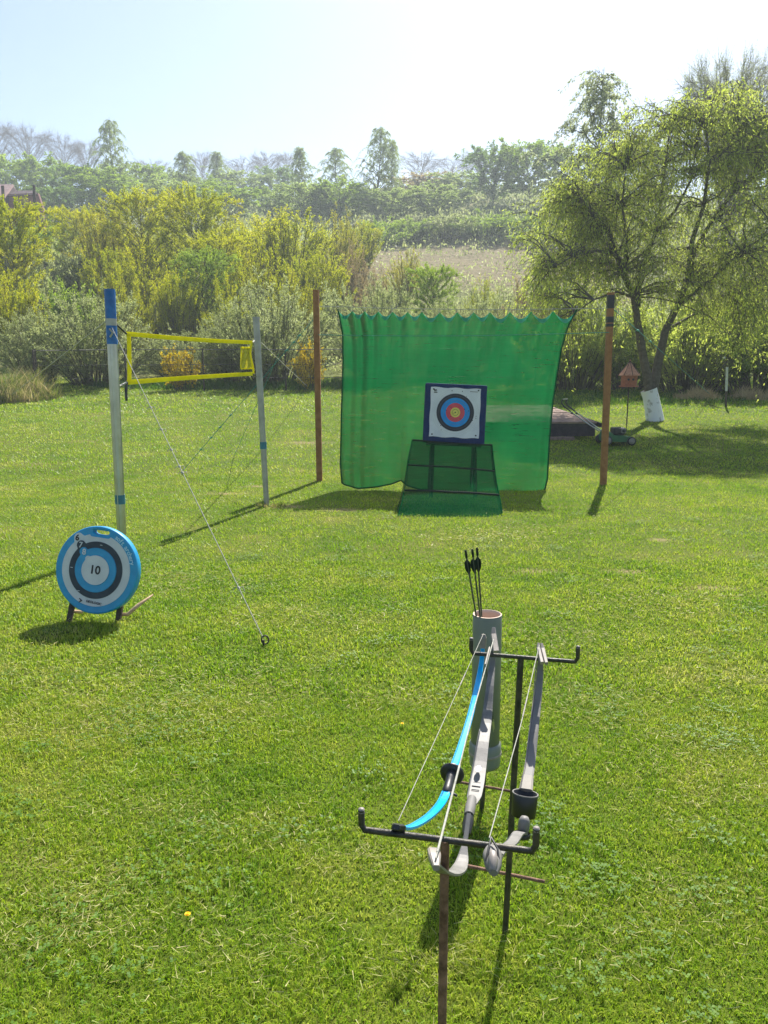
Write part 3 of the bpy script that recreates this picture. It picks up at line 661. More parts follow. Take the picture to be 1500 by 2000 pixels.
plant('dome_bare', 'budding_tree', 1412, 148, 170, 38, 'tall rounded budding tree rising behind the willow tree', 'tree')
proto('wispy', M['bark_far'], L['wispy'], seed=24, H=11, W=6, prof='birch', limbs=46, twigs=13, leaves=15000, leaf=(.12, .05), base=.2, rise=.7, droop=.8, tl=.18, hang=.6, wood_r=.010, twig_r=.008, clump=2.0, trunk_lean=.03)
plant('wispy', 'wispy_birch', 1145, 120, 300, 34, 'wispy birch with open crown against the sky left of the willow tree', 'tree')

# low growth between the shrubs
rg = np.random.default_rng(31)
n = 4200; yy = 32 + 110 * rg.random(n) ** 1.6; xx = (rg.random(n) * 2 - 1) * (yy * .62 + 4)
clear = (((xx - 7) / 15) ** 2 + ((yy - 70) / 15) ** 2) < 1
k2 = ~clear | (rg.random(n) < .28); xx, yy = xx[k2], yy[k2]; n = len(xx)
per = 26; r_ = (.012 * yy)[:, None]
cx = xx[:, None] + rg.normal(size=(n, per)) * r_ * 1.2; cyy = yy[:, None] + rg.normal(size=(n, per)) * r_ * 1.2
cz = ground_z(cx, cyy) + np.abs(rg.normal(size=(n, per))) * r_ * .8
p = np.stack([cx, cyy, cz], -1).reshape(-1, 3); dd = unit(rg.normal(size=p.shape) * .6 + np.array([0, 0, .9]))
sz = np.repeat(yy, per) * .0042
v, f = leaf_quads(p, dd, sz, sz * .45, rg)
tag(link('hillside_undergrowth', np_mesh('hillside_undergrowth', v, f), L['hedge']), 'low weeds and shoots between the hillside bushes', 'undergrowth', kind='stuff')

# scrub goes on past both sides of the view
n = 520; yy = 30 + 120 * rg.random(n) ** 1.4; sg = np.where(rg.random(n) < .5, -1, 1); xx = sg * (.60 * yy + 3 + rg.random(n) * (18 + .5 * yy)); per = 110
rr = (1.1 + .016 * yy)[:, None]; o3 = rg.normal(size=(n, per, 3)) * np.array([.62, .62, .75]); o3[..., 2] = np.abs(o3[..., 2])
p = np.stack([xx[:, None] + o3[..., 0] * rr, yy[:, None] + o3[..., 1] * rr, np.zeros((n, per))], -1); p[..., 2] = ground_z(p[..., 0], p[..., 1]) + o3[..., 2] * rr * 1.5
p = p.reshape(-1, 3); sz = np.repeat(yy, per) * .004 + .03
v, f = leaf_quads(p, unit(rg.normal(size=p.shape) + np.array([0, 0, .5])), sz, sz * .45, rg)
tag(link('side_scrub', np_mesh('side_scrub', v, f), L['green']), 'scrub covering the slope beyond both sides of the view', 'scrub', kind='stuff')

# weedy mound on the left and rough grass along the hedge
def rough_grass(name, cx, cyc, rx, ry, n, h, w, matr, label, mound=0.):
    a = rg.random(n) * 6.283; q = np.sqrt(rg.random(n)); x = cx + np.cos(a) * q * rx; y = cyc + np.sin(a) * q * ry
    z = ground_z(x, y) + mound * (1 - q ** 2)
    hh = h * (.3 + 1.0 * rg.random(n) ** 2) * (.6 + .5 * np.sin(x * 4.1 + 1.3 * np.sin(y * 3.3)) * np.sin(y * 3.7)); th = rg.random(n) * 6.283; le = .1 + .5 * rg.random(n)
    d = np.stack([np.cos(th) * le, np.sin(th) * le, np.ones(n)], -1) * hh[:, None]; b = unit(np.cross(d, rg.normal(size=(n, 3)))) * (w * (.6 + .8 * rg.random(n)))[:, None] / 2
    p0 = np.stack([x, y, z - .02], -1); m_ = p0 + d * .6; tip = p0 + d * np.array([1.5, 1.5, .92])
    V = np.stack([p0 - b, p0 + b, m_ + b * .8, m_ - b * .8, tip], 1).reshape(-1, 3); i = np.arange(n) * 5
    return tag(link(name, np_mesh(name, V, [np.stack([i, i + 1, i + 2, i + 3], -1), np.stack([i + 3, i + 2, i + 4], -1)]), matr), label, 'grass', kind='stuff')
weed = leafmat('weed_blade', [(.07, .12, .02), (.16, .20, .04), (.33, .29, .13), (.46, .38, .22)], .4, .5, 1.5)
lush = leafmat('lush_blade', [(.04, .10, .014), (.07, .15, .02), (.12, .19, .03)], .4, .5, 1.2)
c = G(528, 990); rough_grass('post_foot_tuft', c.x, c.y, .2, .09, 260, .16, .009, weed, 'tuft of long grass at the foot of the far steel post')
c = G(30, 778)
rough_grass('weedy_mound', c.x - .1, c.y, 1.5, 1.6, 7500, .8, .018, weed, 'tall weedy grass mound at the left edge of the lawn', .25)
rough_grass('hedge_foot_grass', -5.2, 28.2, 5.6, 1.1, 9000, .36, .03, lush, 'longer grass at the foot of the willow hedge')
rough_grass('tree_foot_grass', 7.2, 24.6, 4.2, 1.9, 5200, .22, .028, lush, 'longer grass behind the whitewashed tree')
c = G(1365, 779); rough_grass('dry_grass_clump', c.x, c.y, .8, .6, 1500, .34, .016, M['straw'], 'dry straw-coloured grass clump left of the white-topped fence post', .1)
c = G(1485, 779); rough_grass('dry_grass_clump', c.x, c.y, 1., .6, 1700, .36, .016, M['straw'], 'dry straw-coloured grass clump right of the white-topped fence post', .1)

# ------------------------------------------------------------------ the willow tree
rg = np.random.default_rng(51)
TB = G(1276, 822); TY = TB.y
wt = thing('willow_tree', TB, 'spreading willow tree with two dark trunks and limewashed foot', 'tree')
def limb_pts(l): return [P(px, py, TY + dy) for px, py, dy in l]
limbs = [
    ([(1279, 824, 0), (1275, 795, 0), (1269, 765, 0), (1264, 735, 0), (1255, 690, 0), (1247, 640, -.1), (1238, 580, -.2), (1218, 535, -.3), (1203, 495, -.5), (1190, 455, -.6), (1165, 425, -.8), (1140, 395, -1.)], .17, .03),
    ([(1271, 780, .05), (1279, 745, .1), (1287, 700, .2), (1300, 645, .3), (1322, 600, .3), (1345, 540, .3), (1356, 490, .2), (1392, 430, .2), (1432, 375, .3), (1475, 335, .4)], .15, .03),
    ([(1244, 600, -.15), (1247, 545, .1), (1262, 500, .3), (1281, 455, .5), (1290, 395, .6), (1300, 320, .6), (1308, 255, .5)], .085, .02),
    ([(1345, 540, .3), (1352, 470, -.3), (1375, 400, -.7), (1385, 320, -.9), (1380, 250, -1.)], .075, .02),
    ([(1432, 375, .3), (1445, 310, .1), (1440, 250, -.2)], .04, .012),
    ([(1281, 455, .5), (1320, 410, .0), (1350, 350, -.3), (1360, 290, -.5)], .05, .015),
    ([(1218, 535, -.3), (1225, 470, -.5), (1215, 400, -.6), (1222, 330, -.6)], .05, .015),
    ([(1300, 645, .3), (1355, 615, .9), (1420, 570, 1.2), (1480, 540, 1.4)], .045, .015),
    ([(1322, 600, .3), (1390, 545, -.6), (1450, 490, -1.), (1510, 450, -1.3)], .055, .015),
    ([(1203, 495, -.5), (1165, 490, -1.0), (1120, 500, -1.2), (1085, 520, -1.3)], .045, .012),
    ([(1238, 580, -.2), (1205, 570, -.9), (1160, 585, -1.3), (1125, 610, -1.4)], .035, .012)]
mb = MB(); allp = []
for l, r0, r1 in limbs:
    pts = limb_pts(l); k = len(pts)
    mb.tube(pts, [r0 + (r1 - r0) * (i / (k - 1)) ** .7 for i in range(k)], 9)
    allp += [np.array(p) for p in pts[k // 2:]]
allp = np.array(allp)
# secondary branches reach into the crown's lobes
lobes = [(1290, 410, 190, 180, 1.7, 80), (1430, 400, 170, 240, 1.8, 95), (1110, 465, 100, 120, 1.3, 50), (1185, 395, 120, 95, 1.3, 46), (1330, 270, 110, 80, 1.3, 36), (1430, 245, 110, 80, 1.4, 40), (1500, 320, 100, 140, 1.4, 40), (1470, 590, 110, 130, 1.4, 44), (1105, 580, 80, 95, 1.2, 28), (1280, 520, 120, 80, 1.6, 16)]
ends = []
for cx, cyp, rx, ry, rd, k in lobes:
    for i in range(k):
        v = unit(rg.normal(size=3)) * (.55 + .5 * rg.random() ** .5)
        ends.append(np.array(P(cx + v[0] * rx, cyp + v[1] * ry - 20, TY + v[2] * rd)))
ends = np.array(ends); nE = len(ends)
di = np.linalg.norm(ends[:, None] - allp[None], axis=2) + rg.random((nE, len(allp))) * 1.0 + np.clip(allp[None, :, 2] - ends[:, None, 2], 0, 9) * 1.5
st0 = allp[np.argmin(di, 1)]
ct = (st0 + ends) / 2; ct[:, 2] += .25 * np.linalg.norm(ends - st0, axis=1)
s = np.linspace(0, 1, 7)[None, :, None]
bp = st0[:, None] * (1 - s) ** 2 + 2 * ct[:, None] * s * (1 - s) + ends[:, None] * s ** 2
bp[:, 1:] += rg.normal(size=(nE, 6, 3)) * .035
bv, bf = tubes(bp, (.022 * (1 - .8 * s[..., 0])).repeat(nE, 0), 4)
nT = nE * 15; li = np.repeat(np.arange(nE), 15); u = .3 + .7 * rg.random(nT); ii = np.minimum((u * 6).astype(int), 5); fr = (u * 6 - ii)[:, None]
ts = bp[li, ii] * (1 - fr) + bp[li, ii + 1] * fr
td = unit(rg.normal(size=(nT, 3)) * np.array([1, 1, .5]) + unit(bp[li, ii + 1] - bp[li, ii]) * .5)
tln = .35 + .65 * rg.random(nT)
tv, tf = tubes(twig_paths(ts, td, tln, .75), np.linspace(.0042, .002, 4)[None].repeat(nT, 0), 3)
mb.build('trunk', M['bark'], wt)
link('branches', np_mesh('branches', *join([(bv, bf), (tv, tf)]), True), M['bark'], wt)
lv = twig_leaves(ts, td, tln, .9, 80000, (.088, .025), rg, .55)
link('crown', np_mesh('willow_leaves', *lv), L['willow'], wt)
lw = MB(); foot = limb_pts([(1279.5, 823, 0), (1275.5, 798, 0), (1271, 775, 0), (1267, 761, 0)])
lw.tube(foot, [.225, .205, .195, .20], 14, cap=False)
tag(lw.build('limewash', M['lime'], wt), 'white limewashed trunk foot')

# ------------------------------------------------------------------ volleyball posts, net and guy ropes
def ring_band(parent, a, b, t0, t1, r, matr, name='tape_band', n=14):
    a, b = Vector(a), Vector(b); return MB().tube([a.lerp(b, t0), a.lerp(b, t1)], r, n).build(name, matr, parent)
A1, A2 = P(239.5, 1078, 6.9), P(214, 566, 6.9); A1.z = -.05
post1 = thing('volleyball_post', A1, 'near steel volleyball post with blue taped top behind the round target', 'post', 'volleyball posts')
MB().tube([A1, A1.lerp(A2, .3), A1.lerp(A2, .7), A2], [.040, .042, .045, .043], 16).build('pole', M['galv'], post1)
ring_band(post1, A1, A2, .805, .872, .0465, M['blue_paint'], 'blue_sleeve'); ring_band(post1, A1, A2, .897, 1.002, .0465, M['blue_paint'], 'blue_sleeve')
ring_band(post1, A1, A2, .872, .897, .0475, M['galv_old'], 'strap'); ring_band(post1, A1, A2, .205, .24, .0455, M['teal_tape'])
# rolled seam of the pole, a raised rib on the camera side
MB().tube([A1.lerp(A2, .02) + Vector((-.006, -.042, 0)), A1.lerp(A2, .80) + Vector((-.006, -.0455, 0))], .004, 6).build('weld_seam', M['galv'], post1)
B1 = G(521, 988); B2 = P(500, 619, B1.y)
B1 = Vector((B1.x, B1.y, B1.z - .05))
post2 = thing('volleyball_post', B1, 'far plain steel volleyball post beside the brown left-hand post', 'post', 'volleyball posts')
MB().tube([B1, B1.lerp(B2, .5), B2], [.033, .038, .04], 16).build('pole', M['galv_old'], post2)
ring_band(post2, B1, B2, .325, .362, .041, M['teal_tape']); ring_band(post2, B1, B2, .985, 1.0, .043, M['galv_old'], 'cap')

def netp(u, v):                          # u along, v down
    tl, tr, bl, br = P(247, 652, 7.15), P(494, 669, 9.0), P(247, 747, 7.15), P(493, 730, 9.0)
    t = tl.lerp(tr, u); b_ = bl.lerp(br, u)
    p = t.lerp(b_, v); p.z -= .010 * math.sin(math.pi * u) * (1 - v) - .004 * math.sin(math.pi * u) * v
    p.x += .006 * math.sin(u * 17 + v * 2); return p
vn = thing('volleyball_net', netp(.5, 1), 'yellow-taped net strung between the two steel posts', 'net')
def tape(name, path, half, matr, side=Vector((0, 0, 1))):
    return MB().strip(path, side, [half * 2] * len(path), .006).build(name, matr, vn)
U = [i / 20 for i in range(21)]
tape('top_tape', [netp(u, 0) for u in U], .021, M['yellow']); tape('bottom_tape', [netp(u, 1) for u in U], .022, M['yellow'])
along = (netp(1, .5) - netp(0, .5)).normalized()
tape('side_tape', [netp(0, v / 8) + along * .03 for v in range(9)], .026, M['yellow'], along)
tape('side_tape', [netp(1, v / 10) - along * (.03 * math.sin(v / 10 * math.pi * 1.6) + .01) for v in range(11)], .018, M['yellow'], along)
th = MB()
for k in range(1, 24): th.tube([netp(k / 24, v / 4) for v in range(5)], .0008, 3, cap=False)
for k in range(1, 6): th.tube([netp(u / 10, k / 6) for u in range(11)], .0008, 3, cap=False)
tag(th.build('netting', M['black_cloth'], vn), kind='stuff')
gm = MB(); nx_, ny_ = 8, 14; vv = []
for j in range(ny_ + 1):
    for i in range(nx_ + 1):
        u = .885 + .1 * i / nx_ - .008 * math.sin(j / ny_ * 3.1) + .012 * j / ny_; v = .17 + .66 * j / ny_
        p = netp(u, v); p.y += .03 * math.sin(i * 1.3 + j * .3); vv.append(p)
gm.add(vv, [(j * (nx_ + 1) + i, j * (nx_ + 1) + i + 1, (j + 1) * (nx_ + 1) + i + 1, (j + 1) * (nx_ + 1) + i) for j in range(ny_) for i in range(nx_)], True)
gm.build('bunched_mesh', M['yellow_net'], vn)
bd = [vv[j * (nx_ + 1)] for j in range(ny_ + 1)]
MB().tube(bd, .008, 6).build('mesh_border', M['yellow'], vn); MB().tube(vv[:nx_ + 1], .012, 6).build('mesh_border', M['yellow'], vn); MB().tube(vv[-nx_ - 1:], .009, 6).build('mesh_border', M['yellow'], vn)
MB().tube([netp(0, 0), P(234, 640, 7.0), P(225, 632, 6.9)], .008, 6).build('cord', M['black_cloth'], vn)
MB().tube([netp(1, 0), P(498, 664, B1.y - .05)], .010, 6).build('cord', M['rope'], vn)
MB().tube([netp(0, 1), P(240, 751, 7.1), P(233, 754, 7.0)], .010, 6).build('cord', M['rope'], vn)
MB().tube([netp(0, 1), P(246, 760, 7.12), P(247, 783, 7.12)], [.011, .014, .012], 6).build('strap', M['black'], vn)
MB().tube([netp(1, 1), P(500, 735, B1.y - .06)], .008, 6).build('strap', M['black'], vn)

def rope(name, pts, r, matr, label, knots=(), sag=0., stake=True, group='guy ropes'):
    a, b = Vector(pts[0]), Vector(pts[-1])
    o = thing(name, b, label, 'rope', group)
    path = [a.lerp(b, i / 16) - Vector((0, 0, sag * math.sin(math.pi * i / 16))) for i in range(17)] if len(pts) == 2 else pts
    MB().tube(path, r, 6).build('line', matr, o)
    for t in knots:
        p = a.lerp(b, t); d = (b - a).normalized(); m_ = MB()
        m_.tube([p - d * r * 4, p, p + d * r * 4], [r * 1.3, r * 3.4, r * 1.3], 7)
        m_.tube([p, p + Vector((.025, .01, .006)), p + Vector((.035, 0, -.02))], r * .8, 5)
        m_.tube([p, p + Vector((-.02, .01, .004)), p + Vector((-.034, 0, -.014))], r * .7, 5); m_.build('knot', matr, o)
    return o
S1 = PZ(514, 1252, .05)
rope('guy_rope', [A1.lerp(A2, .865) + Vector((.02, -.05, 0)), S1 + Vector((0, 0, .02))], .0032, M['rope'], 'pale rope running from the blue-topped post down to the ringed stake', (.34, .42, .49, .545, .565, .885))
stk = thing('ground_stake', G(516, 1266), 'dark ring-headed stake holding the pale guy rope', 'stake')
g0 = G(515, 1268)
MB().tube([g0 + Vector((0, 0, -.05)), g0 + Vector((0, 0, .05))], .007, 7).build('pin', M['iron'], stk)
MB().tube([g0 + Vector((math.cos(a) * .022 + .01, 0, .05 + math.sin(a) * .026)) for a in [i * 2 * math.pi / 14 for i in range(15)]], .005, 6).build('ring', M['iron'], stk)
MB().tube([A1.lerp(A2, .86 + .0) + Vector((.0, -.05, 0)), A1.lerp(A2, .845) + Vector((.03, -.06, 0)), A1.lerp(A2, .83) + Vector((0, -.05, 0))], .008, 6).build('rope_hitch', M['rope'], post1)
e = on(-6.35, 11.2)
e = G(18, 775)
rope('guy_rope', [A1.lerp(A2, .885) + Vector((-.05, 0, 0)), e], .0065, M['rope'], 'rope from the blue-topped post to the ground at the left edge', (.93,))
e = G(602, 757)
rope('guy_rope', [B1.lerp(B2, .875) + Vector((.03, .02, 0)), e], .0065, M['rope'], 'pale rope from the far steel post to the ground near the brown post')
CL = G(624, 940); CL2 = P(617, 568, CL.y); CR = G(1178, 948); CR2 = P(1193, 573, CR.y)
e = G(352, 925)
rope('guy_rope', [CL.lerp(CL2, .86) + Vector((-.03, 0, 0)), e], .0048, M['rope_green'], 'thin green rope slanting down left from the brown left-hand post', (.10, .14, .19, .60, .68, .75, .83))
e = G(456, 895)
rope('guy_rope', [P(545, 690, 12.2), e], .0045, M['rope_green'], 'thin dark rope ending on the grass left of the far steel post')
e = G(1392, 775)
rope('guy_rope', [CR.lerp(CR2, .92) + Vector((.05, 0, 0)), e], .006, M['rope_green'], 'bluish rope from the brown right-hand post past the willow trunk', (.12, .2))

# ------------------------------------------------------------------ green arrow net on brown posts
for a, b, lab in ((CL, CL2, 'brown square post at the left of the green net'), (CR, CR2, 'brown square post with dark tape bands at the right of the green net')):
    po = thing('net_post', a, lab, 'post', 'brown posts of the green net')
    a = a - Vector((0, 0, .05)); w = .042
    d = b - a; q = d.to_track_quat('Z', 'Y').to_matrix()
    MB().box((a + b) / 2, (w * 2, w * 2, d.length), q, .006).build('shaft', M['rust'], po)
    MB().box(b + d.normalized() * .004, (w * 2.1, w * 2.1, .014), q, .002).build('cap', M['rust'], po)
    if a.x > 0:
        for t0, t1 in ((.925, .992), (.855, .885), (.835, .85)):
            p0 = a.lerp(b, (t0 + t1) / 2); MB().box(p0, (w * 2.16, w * 2.16, d.length * (t1 - t0)), q, .004).build('tape_band', M['black'], po)
NB = G(900, 961)                       # where the net meets the grass
def ynet(px, v): 
    t = (px - 620) / 570; top = CL.y + (CR.y - CL.y) * t - .04
    return top + (NB.y + .12 - top) * v ** 1.2
for y0, y1, r, mt, lab in ((598, 602, .0045, M['rope'], 'pale line carrying the scalloped top of the green net'), (654, 649, .0055, M['rope_green'], 'green line stretched between the brown posts across the net')):
    a = P(622, y0, ynet(620, 0) + (.0 if y0 < 640 else -.10)); b = P(1190, y1, ynet(1190, 0) + (.0 if y0 < 640 else -.10))
    pts = [a.lerp(b, i / 20) - Vector((0, 0, .03 * math.sin(math.pi * i / 20))) for i in range(21)]
    tag(MB().tube(pts, r, 6).build('support_line', mt), lab, 'rope', 'lines between the brown posts')
peaks = [660, 688, 712, 739, 767, 796, 824, 859, 893, 925, 957, 996, 1037, 1080, 1126]
def edge(tab, v):
    return float(np.interp(v, [t[0] for t in tab], [t[1] for t in tab]))
LE = [(0, 660), (.06, 664), (.14, 669), (.3, 670), (.6, 667), (.9, 665), (1, 668)]
RE = [(0, 1127), (.05, 1117), (.12, 1106), (.22, 1096), (.35, 1088), (.5, 1080), (.7, 1073), (.92, 1069), (.98, 1064), (1, 1056)]
BE = [(660, 936), (672, 946), (700, 954), (735, 951), (765, 945), (783, 938), (795, 948), (820, 956), (900, 959), (980, 961), (1056, 964), (1130, 964)]
nu, nv = 224, 90; vv = []
for j in range(nv + 1):
    v = j / nv; xl, xr = edge(LE, v), edge(RE, v)
    for i in range(nu + 1):
        u = i / nu; px = xl + (xr - xl) * u; pt = 660 + 467 * u
        k = min(len(peaks) - 2, max(0, int(np.searchsorted(peaks, pt) - 1))); f_ = (pt - peaks[k]) / (peaks[k + 1] - peaks[k])
        dip = (max(0., math.sin(math.pi * min(1, max(0, f_)))) ** .85) * (peaks[k + 1] - peaks[k]) * .36
        top = 606 + (3 * math.sin(math.pi * u)) + dip - (2 if i in (0, nu) else 0)
        py = top + (edge(BE, px) - top) * v
        near = math.exp(-v * 7)
        fold = .022 * math.sin(u * 41 + 2 * math.sin(v * 3)) * (1 - v * .6) + .04 * math.sin(u * 120) * math.exp(-((u - .07) / .06) ** 2) * (.35 + .65 * math.exp(-v * 1.6)) \
            + .05 * near * math.cos(2 * math.pi * f_) + .09 * math.sin(u * 5.5 + 1) * v * (1 - v) + .03 * math.sin(u * 23 + v * 9) * v + .05 * math.exp(-((u - .985) / .02) ** 2)
        vv.append(P(px, py, ynet(px, v) + fold - .05 * v))
q = [(j * (nu + 1) + i, j * (nu + 1) + i + 1, (j + 1) * (nu + 1) + i + 1, (j + 1) * (nu + 1) + i) for j in range(nv) for i in range(nu)]
net = thing('backstop_net', on(NB.x, NB.y), 'large translucent green backstop net hanging between the brown posts', 'net')
MB().add(vv, q, True).build('fabric', M['net'], net)
W_ = nu + 1
for path in ([vv[j * W_] for j in range(nv + 1)], [vv[j * W_ + nu] for j in range(nv + 1)], [vv[nv * W_ + i] for i in range(nu + 1)]):
    MB().tube([p + Vector((0, -.006, 0)) for p in path], .011, 5).build('hem', M['net_hem'], net)
# turned-over flaps between the hooks, their highlights painted in as a lighter green
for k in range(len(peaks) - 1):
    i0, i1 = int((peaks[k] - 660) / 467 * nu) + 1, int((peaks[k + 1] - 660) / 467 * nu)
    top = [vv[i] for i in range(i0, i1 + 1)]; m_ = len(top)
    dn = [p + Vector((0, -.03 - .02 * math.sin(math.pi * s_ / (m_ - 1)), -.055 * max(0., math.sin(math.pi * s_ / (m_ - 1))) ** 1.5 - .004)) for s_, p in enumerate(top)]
    MB().add(top + dn, [(s_, s_ + 1, m_ + s_ + 1, m_ + s_) for s_ in range(m_ - 1)], True).build('turned_flap', M['net_flap_lit'], net)
for pk in peaks:
    p = vv[min(nu, max(0, round((pk - 660) / 467 * nu)))]
    MB().tube([p + Vector((.012 * math.cos(a), -.004, .02 + .022 * math.sin(a))) for a in [i * .7 for i in range(10)]], .003, 5).build('hook', M['galv_old'], net)

# ------------------------------------------------------------------ square foam target and its stand
FY = NB.y - .42
fb = P(886, 866, FY); lean, roll = R(7), R(2.6)
rot = Matrix.Rotation(roll, 3, 'Y') @ Matrix.Rotation(-lean, 3, 'X')
ft = thing('foam_target', Vector((fb.x, fb.y, gz(fb.x, fb.y))), 'square navy foam archery target with paper bullseye on a dark stand', 'target')
FW, FH = 117 / FPX * (FY + .25), 112 / FPX * (FY + .25)
def fl(x, y, z): return fb + rot @ Vector((x, y, z))
MB().box(fl(0, .06, FH / 2), (FW, .15, FH), rot, .012).build('foam_block', M['foam'], ft)
pw, ph = FW * .81, FH * .835; pc = (-.005, FH * .515)
n_ = 12; sh = []
for j in range(n_ + 1):
    for i in range(n_ + 1):
        x = (i / n_ - .5) * pw; z = (j / n_ - .5) * ph; curl = .012 * (max(0, abs(x) / pw * 2 - .8) * max(0, abs(z) / ph * 2 - .75)) * 20 + .0015 * math.sin(i * 1.1 + j)
        sh.append(fl(pc[0] + x + .004 * math.sin(j), -.0185 - curl, pc[1] + z + (.006 * math.sin(i * 1.3) if j in (0, n_) else 0)))
face = MB().add(sh, [(j * (n_ + 1) + i, j * (n_ + 1) + i + 1, (j + 1) * (n_ + 1) + i + 1, (j + 1) * (n_ + 1) + i) for j in range(n_) for i in range(n_)], True).build('paper_face', M['paper'], ft)
axis = rot @ Vector((0, -1, 0))
def disc(r, off, matr, name, par, c=None, ri=0., n=48):
    cc = fl(pc[0] + .004, -off, pc[1] + .005) if c is None else c
    return MB().lathe([(max(ri, .0005), 0), (r, 0)], cc, n, axis, False).build(name, matr, par)
RR = FW * .305
disc(RR, .0215, M['ring_black'], 'scoring_ring', face); disc(RR * .775, .0228, M['ring_blue'], 'scoring_ring', face); disc(RR * .50, .0241, M['ring_red'], 'scoring_ring', face)
disc(RR * .26, .0254, M['ring_yellow'], 'scoring_ring', face); disc(RR * .17, .0266, M['ink'], 'score_line', face, None, RR * .155); disc(RR * .035, .0266, M['ink'], 'centre_mark', face)
for k in (.385, .64, .885, 1.12, 1.22): disc(RR * k + .002, .0262 if k < 1 else .0220, M['bow_dark'] if k < 1 else M['post_white'], 'score_line', face, None, RR * k)
for x, z in ((-.44, -.45), (.44, -.44), (-.445, .46), (.45, .47)):
    MB().lathe([(.0005, .012), (.009, .010), (.011, 0)], fl(pc[0] + x * pw, -.022, pc[1] + z * ph), 10, axis).build('pin', M['black'], ft)
hr = random.Random(5)
for k in range(16):
    ax_, rr2 = hr.random() * 6.28, RR * (1.25 * hr.random() ** .7)
    disc(.0045 + .003 * hr.random(), .0285, M['ink'], 'arrow_hole', face, fl(pc[0] + math.cos(ax_) * rr2, -.0285, pc[1] + math.sin(ax_) * rr2), 0, 7)
def text_mesh(txt, size):
    cu = bpy.data.curves.new('txt', 'FONT'); cu.body = txt; cu.size = size; cu.align_x = 'CENTER'; cu.align_y = 'CENTER'; cu.extrude = .0006; cu.resolution_u = 3; cu.offset = size * .022
    o = bpy.data.objects.new('txt', cu); me = bpy.data.meshes.new_from_object(o); bpy.data.objects.remove(o); bpy.data.curves.remove(cu); me.materials.clear(); return me
def letters(txt, size, fn, matr, name, par, rotz=0.):
    me = text_mesh(txt, size); c_, s_ = math.cos(rotz), math.sin(rotz)
    for v in me.vertices:
        x, y, z = v.co; v.co = fn(x * c_ - y * s_, x * s_ + y * c_, z)
    me.name = name; me.update(); return link(name, me, matr, par)
letters('80', .038, lambda x, y, z: fl(pc[0] - pw * .41 + x, -.0225 - z, pc[1] + ph * .435 + y), M['ink'], 'printed_mark', face)
MB().box(fl(pc[0] - pw * .405, -.0225, pc[1] + ph * .395), (.045, .002, .010), rot).build('printed_mark', M['ink'], face)
MB().box(fl(pc[0] + pw * .36, -.0225, pc[1] + ph * .44), (.10, .002, .007), rot).build('printed_mark', M['bow_dark'], face)
for sx in (-1, 1):
    top_ = fl(sx * FW * .34, .02, .04); g_ = Vector((top_.x + sx * .02, top_.y - .06, gz(top_.x, top_.y) - .03))
    MB().tube([g_, top_], .026, 4).build('stand_leg', M['wood_dark'], ft)
    MB().tube([fl(sx * FW * .34, .12, .35), Vector((top_.x + sx * .02, top_.y + .5, gz(top_.x, top_.y + .5) - .03))], .02, 4).build('back_strut', M['wood_dark'], ft)
MB().tube([fl(-FW * .45, 0, -.01), fl(FW * .45, 0, -.01)], .025, 4).build('ledge', M['wood_dark'], ft)

# dark mesh apron in front of the target
SB = G(880, 1009).y; aT = fb.y - .05
rows = [(806, 961, 859, 869, 0.), (804, 962, 870, 880, .05), (800, 964, 890, 901, .2), (797, 966, 908, 920, .33), (794, 969, 934, 943, .52), (790, 974, 957, 966, .68), (786, 978, 980, 986, .83), (778, 981, 1010, 1012, 1.)]
nf, ns = 40, 8; av = []; rowsp = []
for k in range(len(rows) - 1):
    for s_ in range(5 if k < len(rows) - 2 else 6):
        t = s_ / 5; rowsp.append([rows[k][i] + (rows[k + 1][i] - rows[k][i]) * t for i in range(5)])
for (x0, x1, y0, y1, v) in rowsp:
    Y = aT + (SB - aT) * v; r0, r1 = P(x0, y0, Y + .02), P(x1, y1, Y - .02)
    row = [r0 + Vector((-.015 * v, (ns - i) / ns * (.22 + .2 * v), -.0)) for i in range(ns)]
    for i in range(nf + 1):
        u = i / nf; p = r0.lerp(r1, u); p.z += .012 * math.sin(math.pi * u) * (1 if v > .2 else -.6) + (.02 * max(0, math.sin(u * 9 + 1)) if v > .97 else 0); p.y += .012 * math.sin(u * 14 + v * 6) - .05 * math.sin(math.pi * u) * v; row.append(p)
    row += [r1 + Vector((.02 * v, (i + 1) / ns * (.22 + .2 * v), 0)) for i in range(ns)]; av.append(row)
wq = len(av[0]); flat = [p for r_ in av for p in r_]
ap = thing('net_apron', Vector((fb.x, SB, gz(fb.x, SB))), 'dark green mesh apron flaring to the grass below the square target', 'net')
MB().add(flat, [(j * wq + i, j * wq + i + 1, (j + 1) * wq + i + 1, (j + 1) * wq + i) for j in range(len(av) - 1) for i in range(wq - 1)], True).build('fabric', M['skirt'], ap)
for j, r_ in ((0, .011), (15, .012), (25, .012)):
    MB().tube([p + Vector((0, -.008, 0)) for p in av[j][ns:ns + nf + 1]], r_, 6).build('binding', M['black_cloth'], ap)
MB().tube([r_[ns + nf] + Vector((.004, -.004, 0)) for r_ in av], .007, 5).build('corner_pole', M['net_hem'], ap)
MB().tube([r_[ns] + Vector((-.004, -.004, 0)) for r_ in av], .006, 5).build('corner_pole', M['net_hem'], ap)

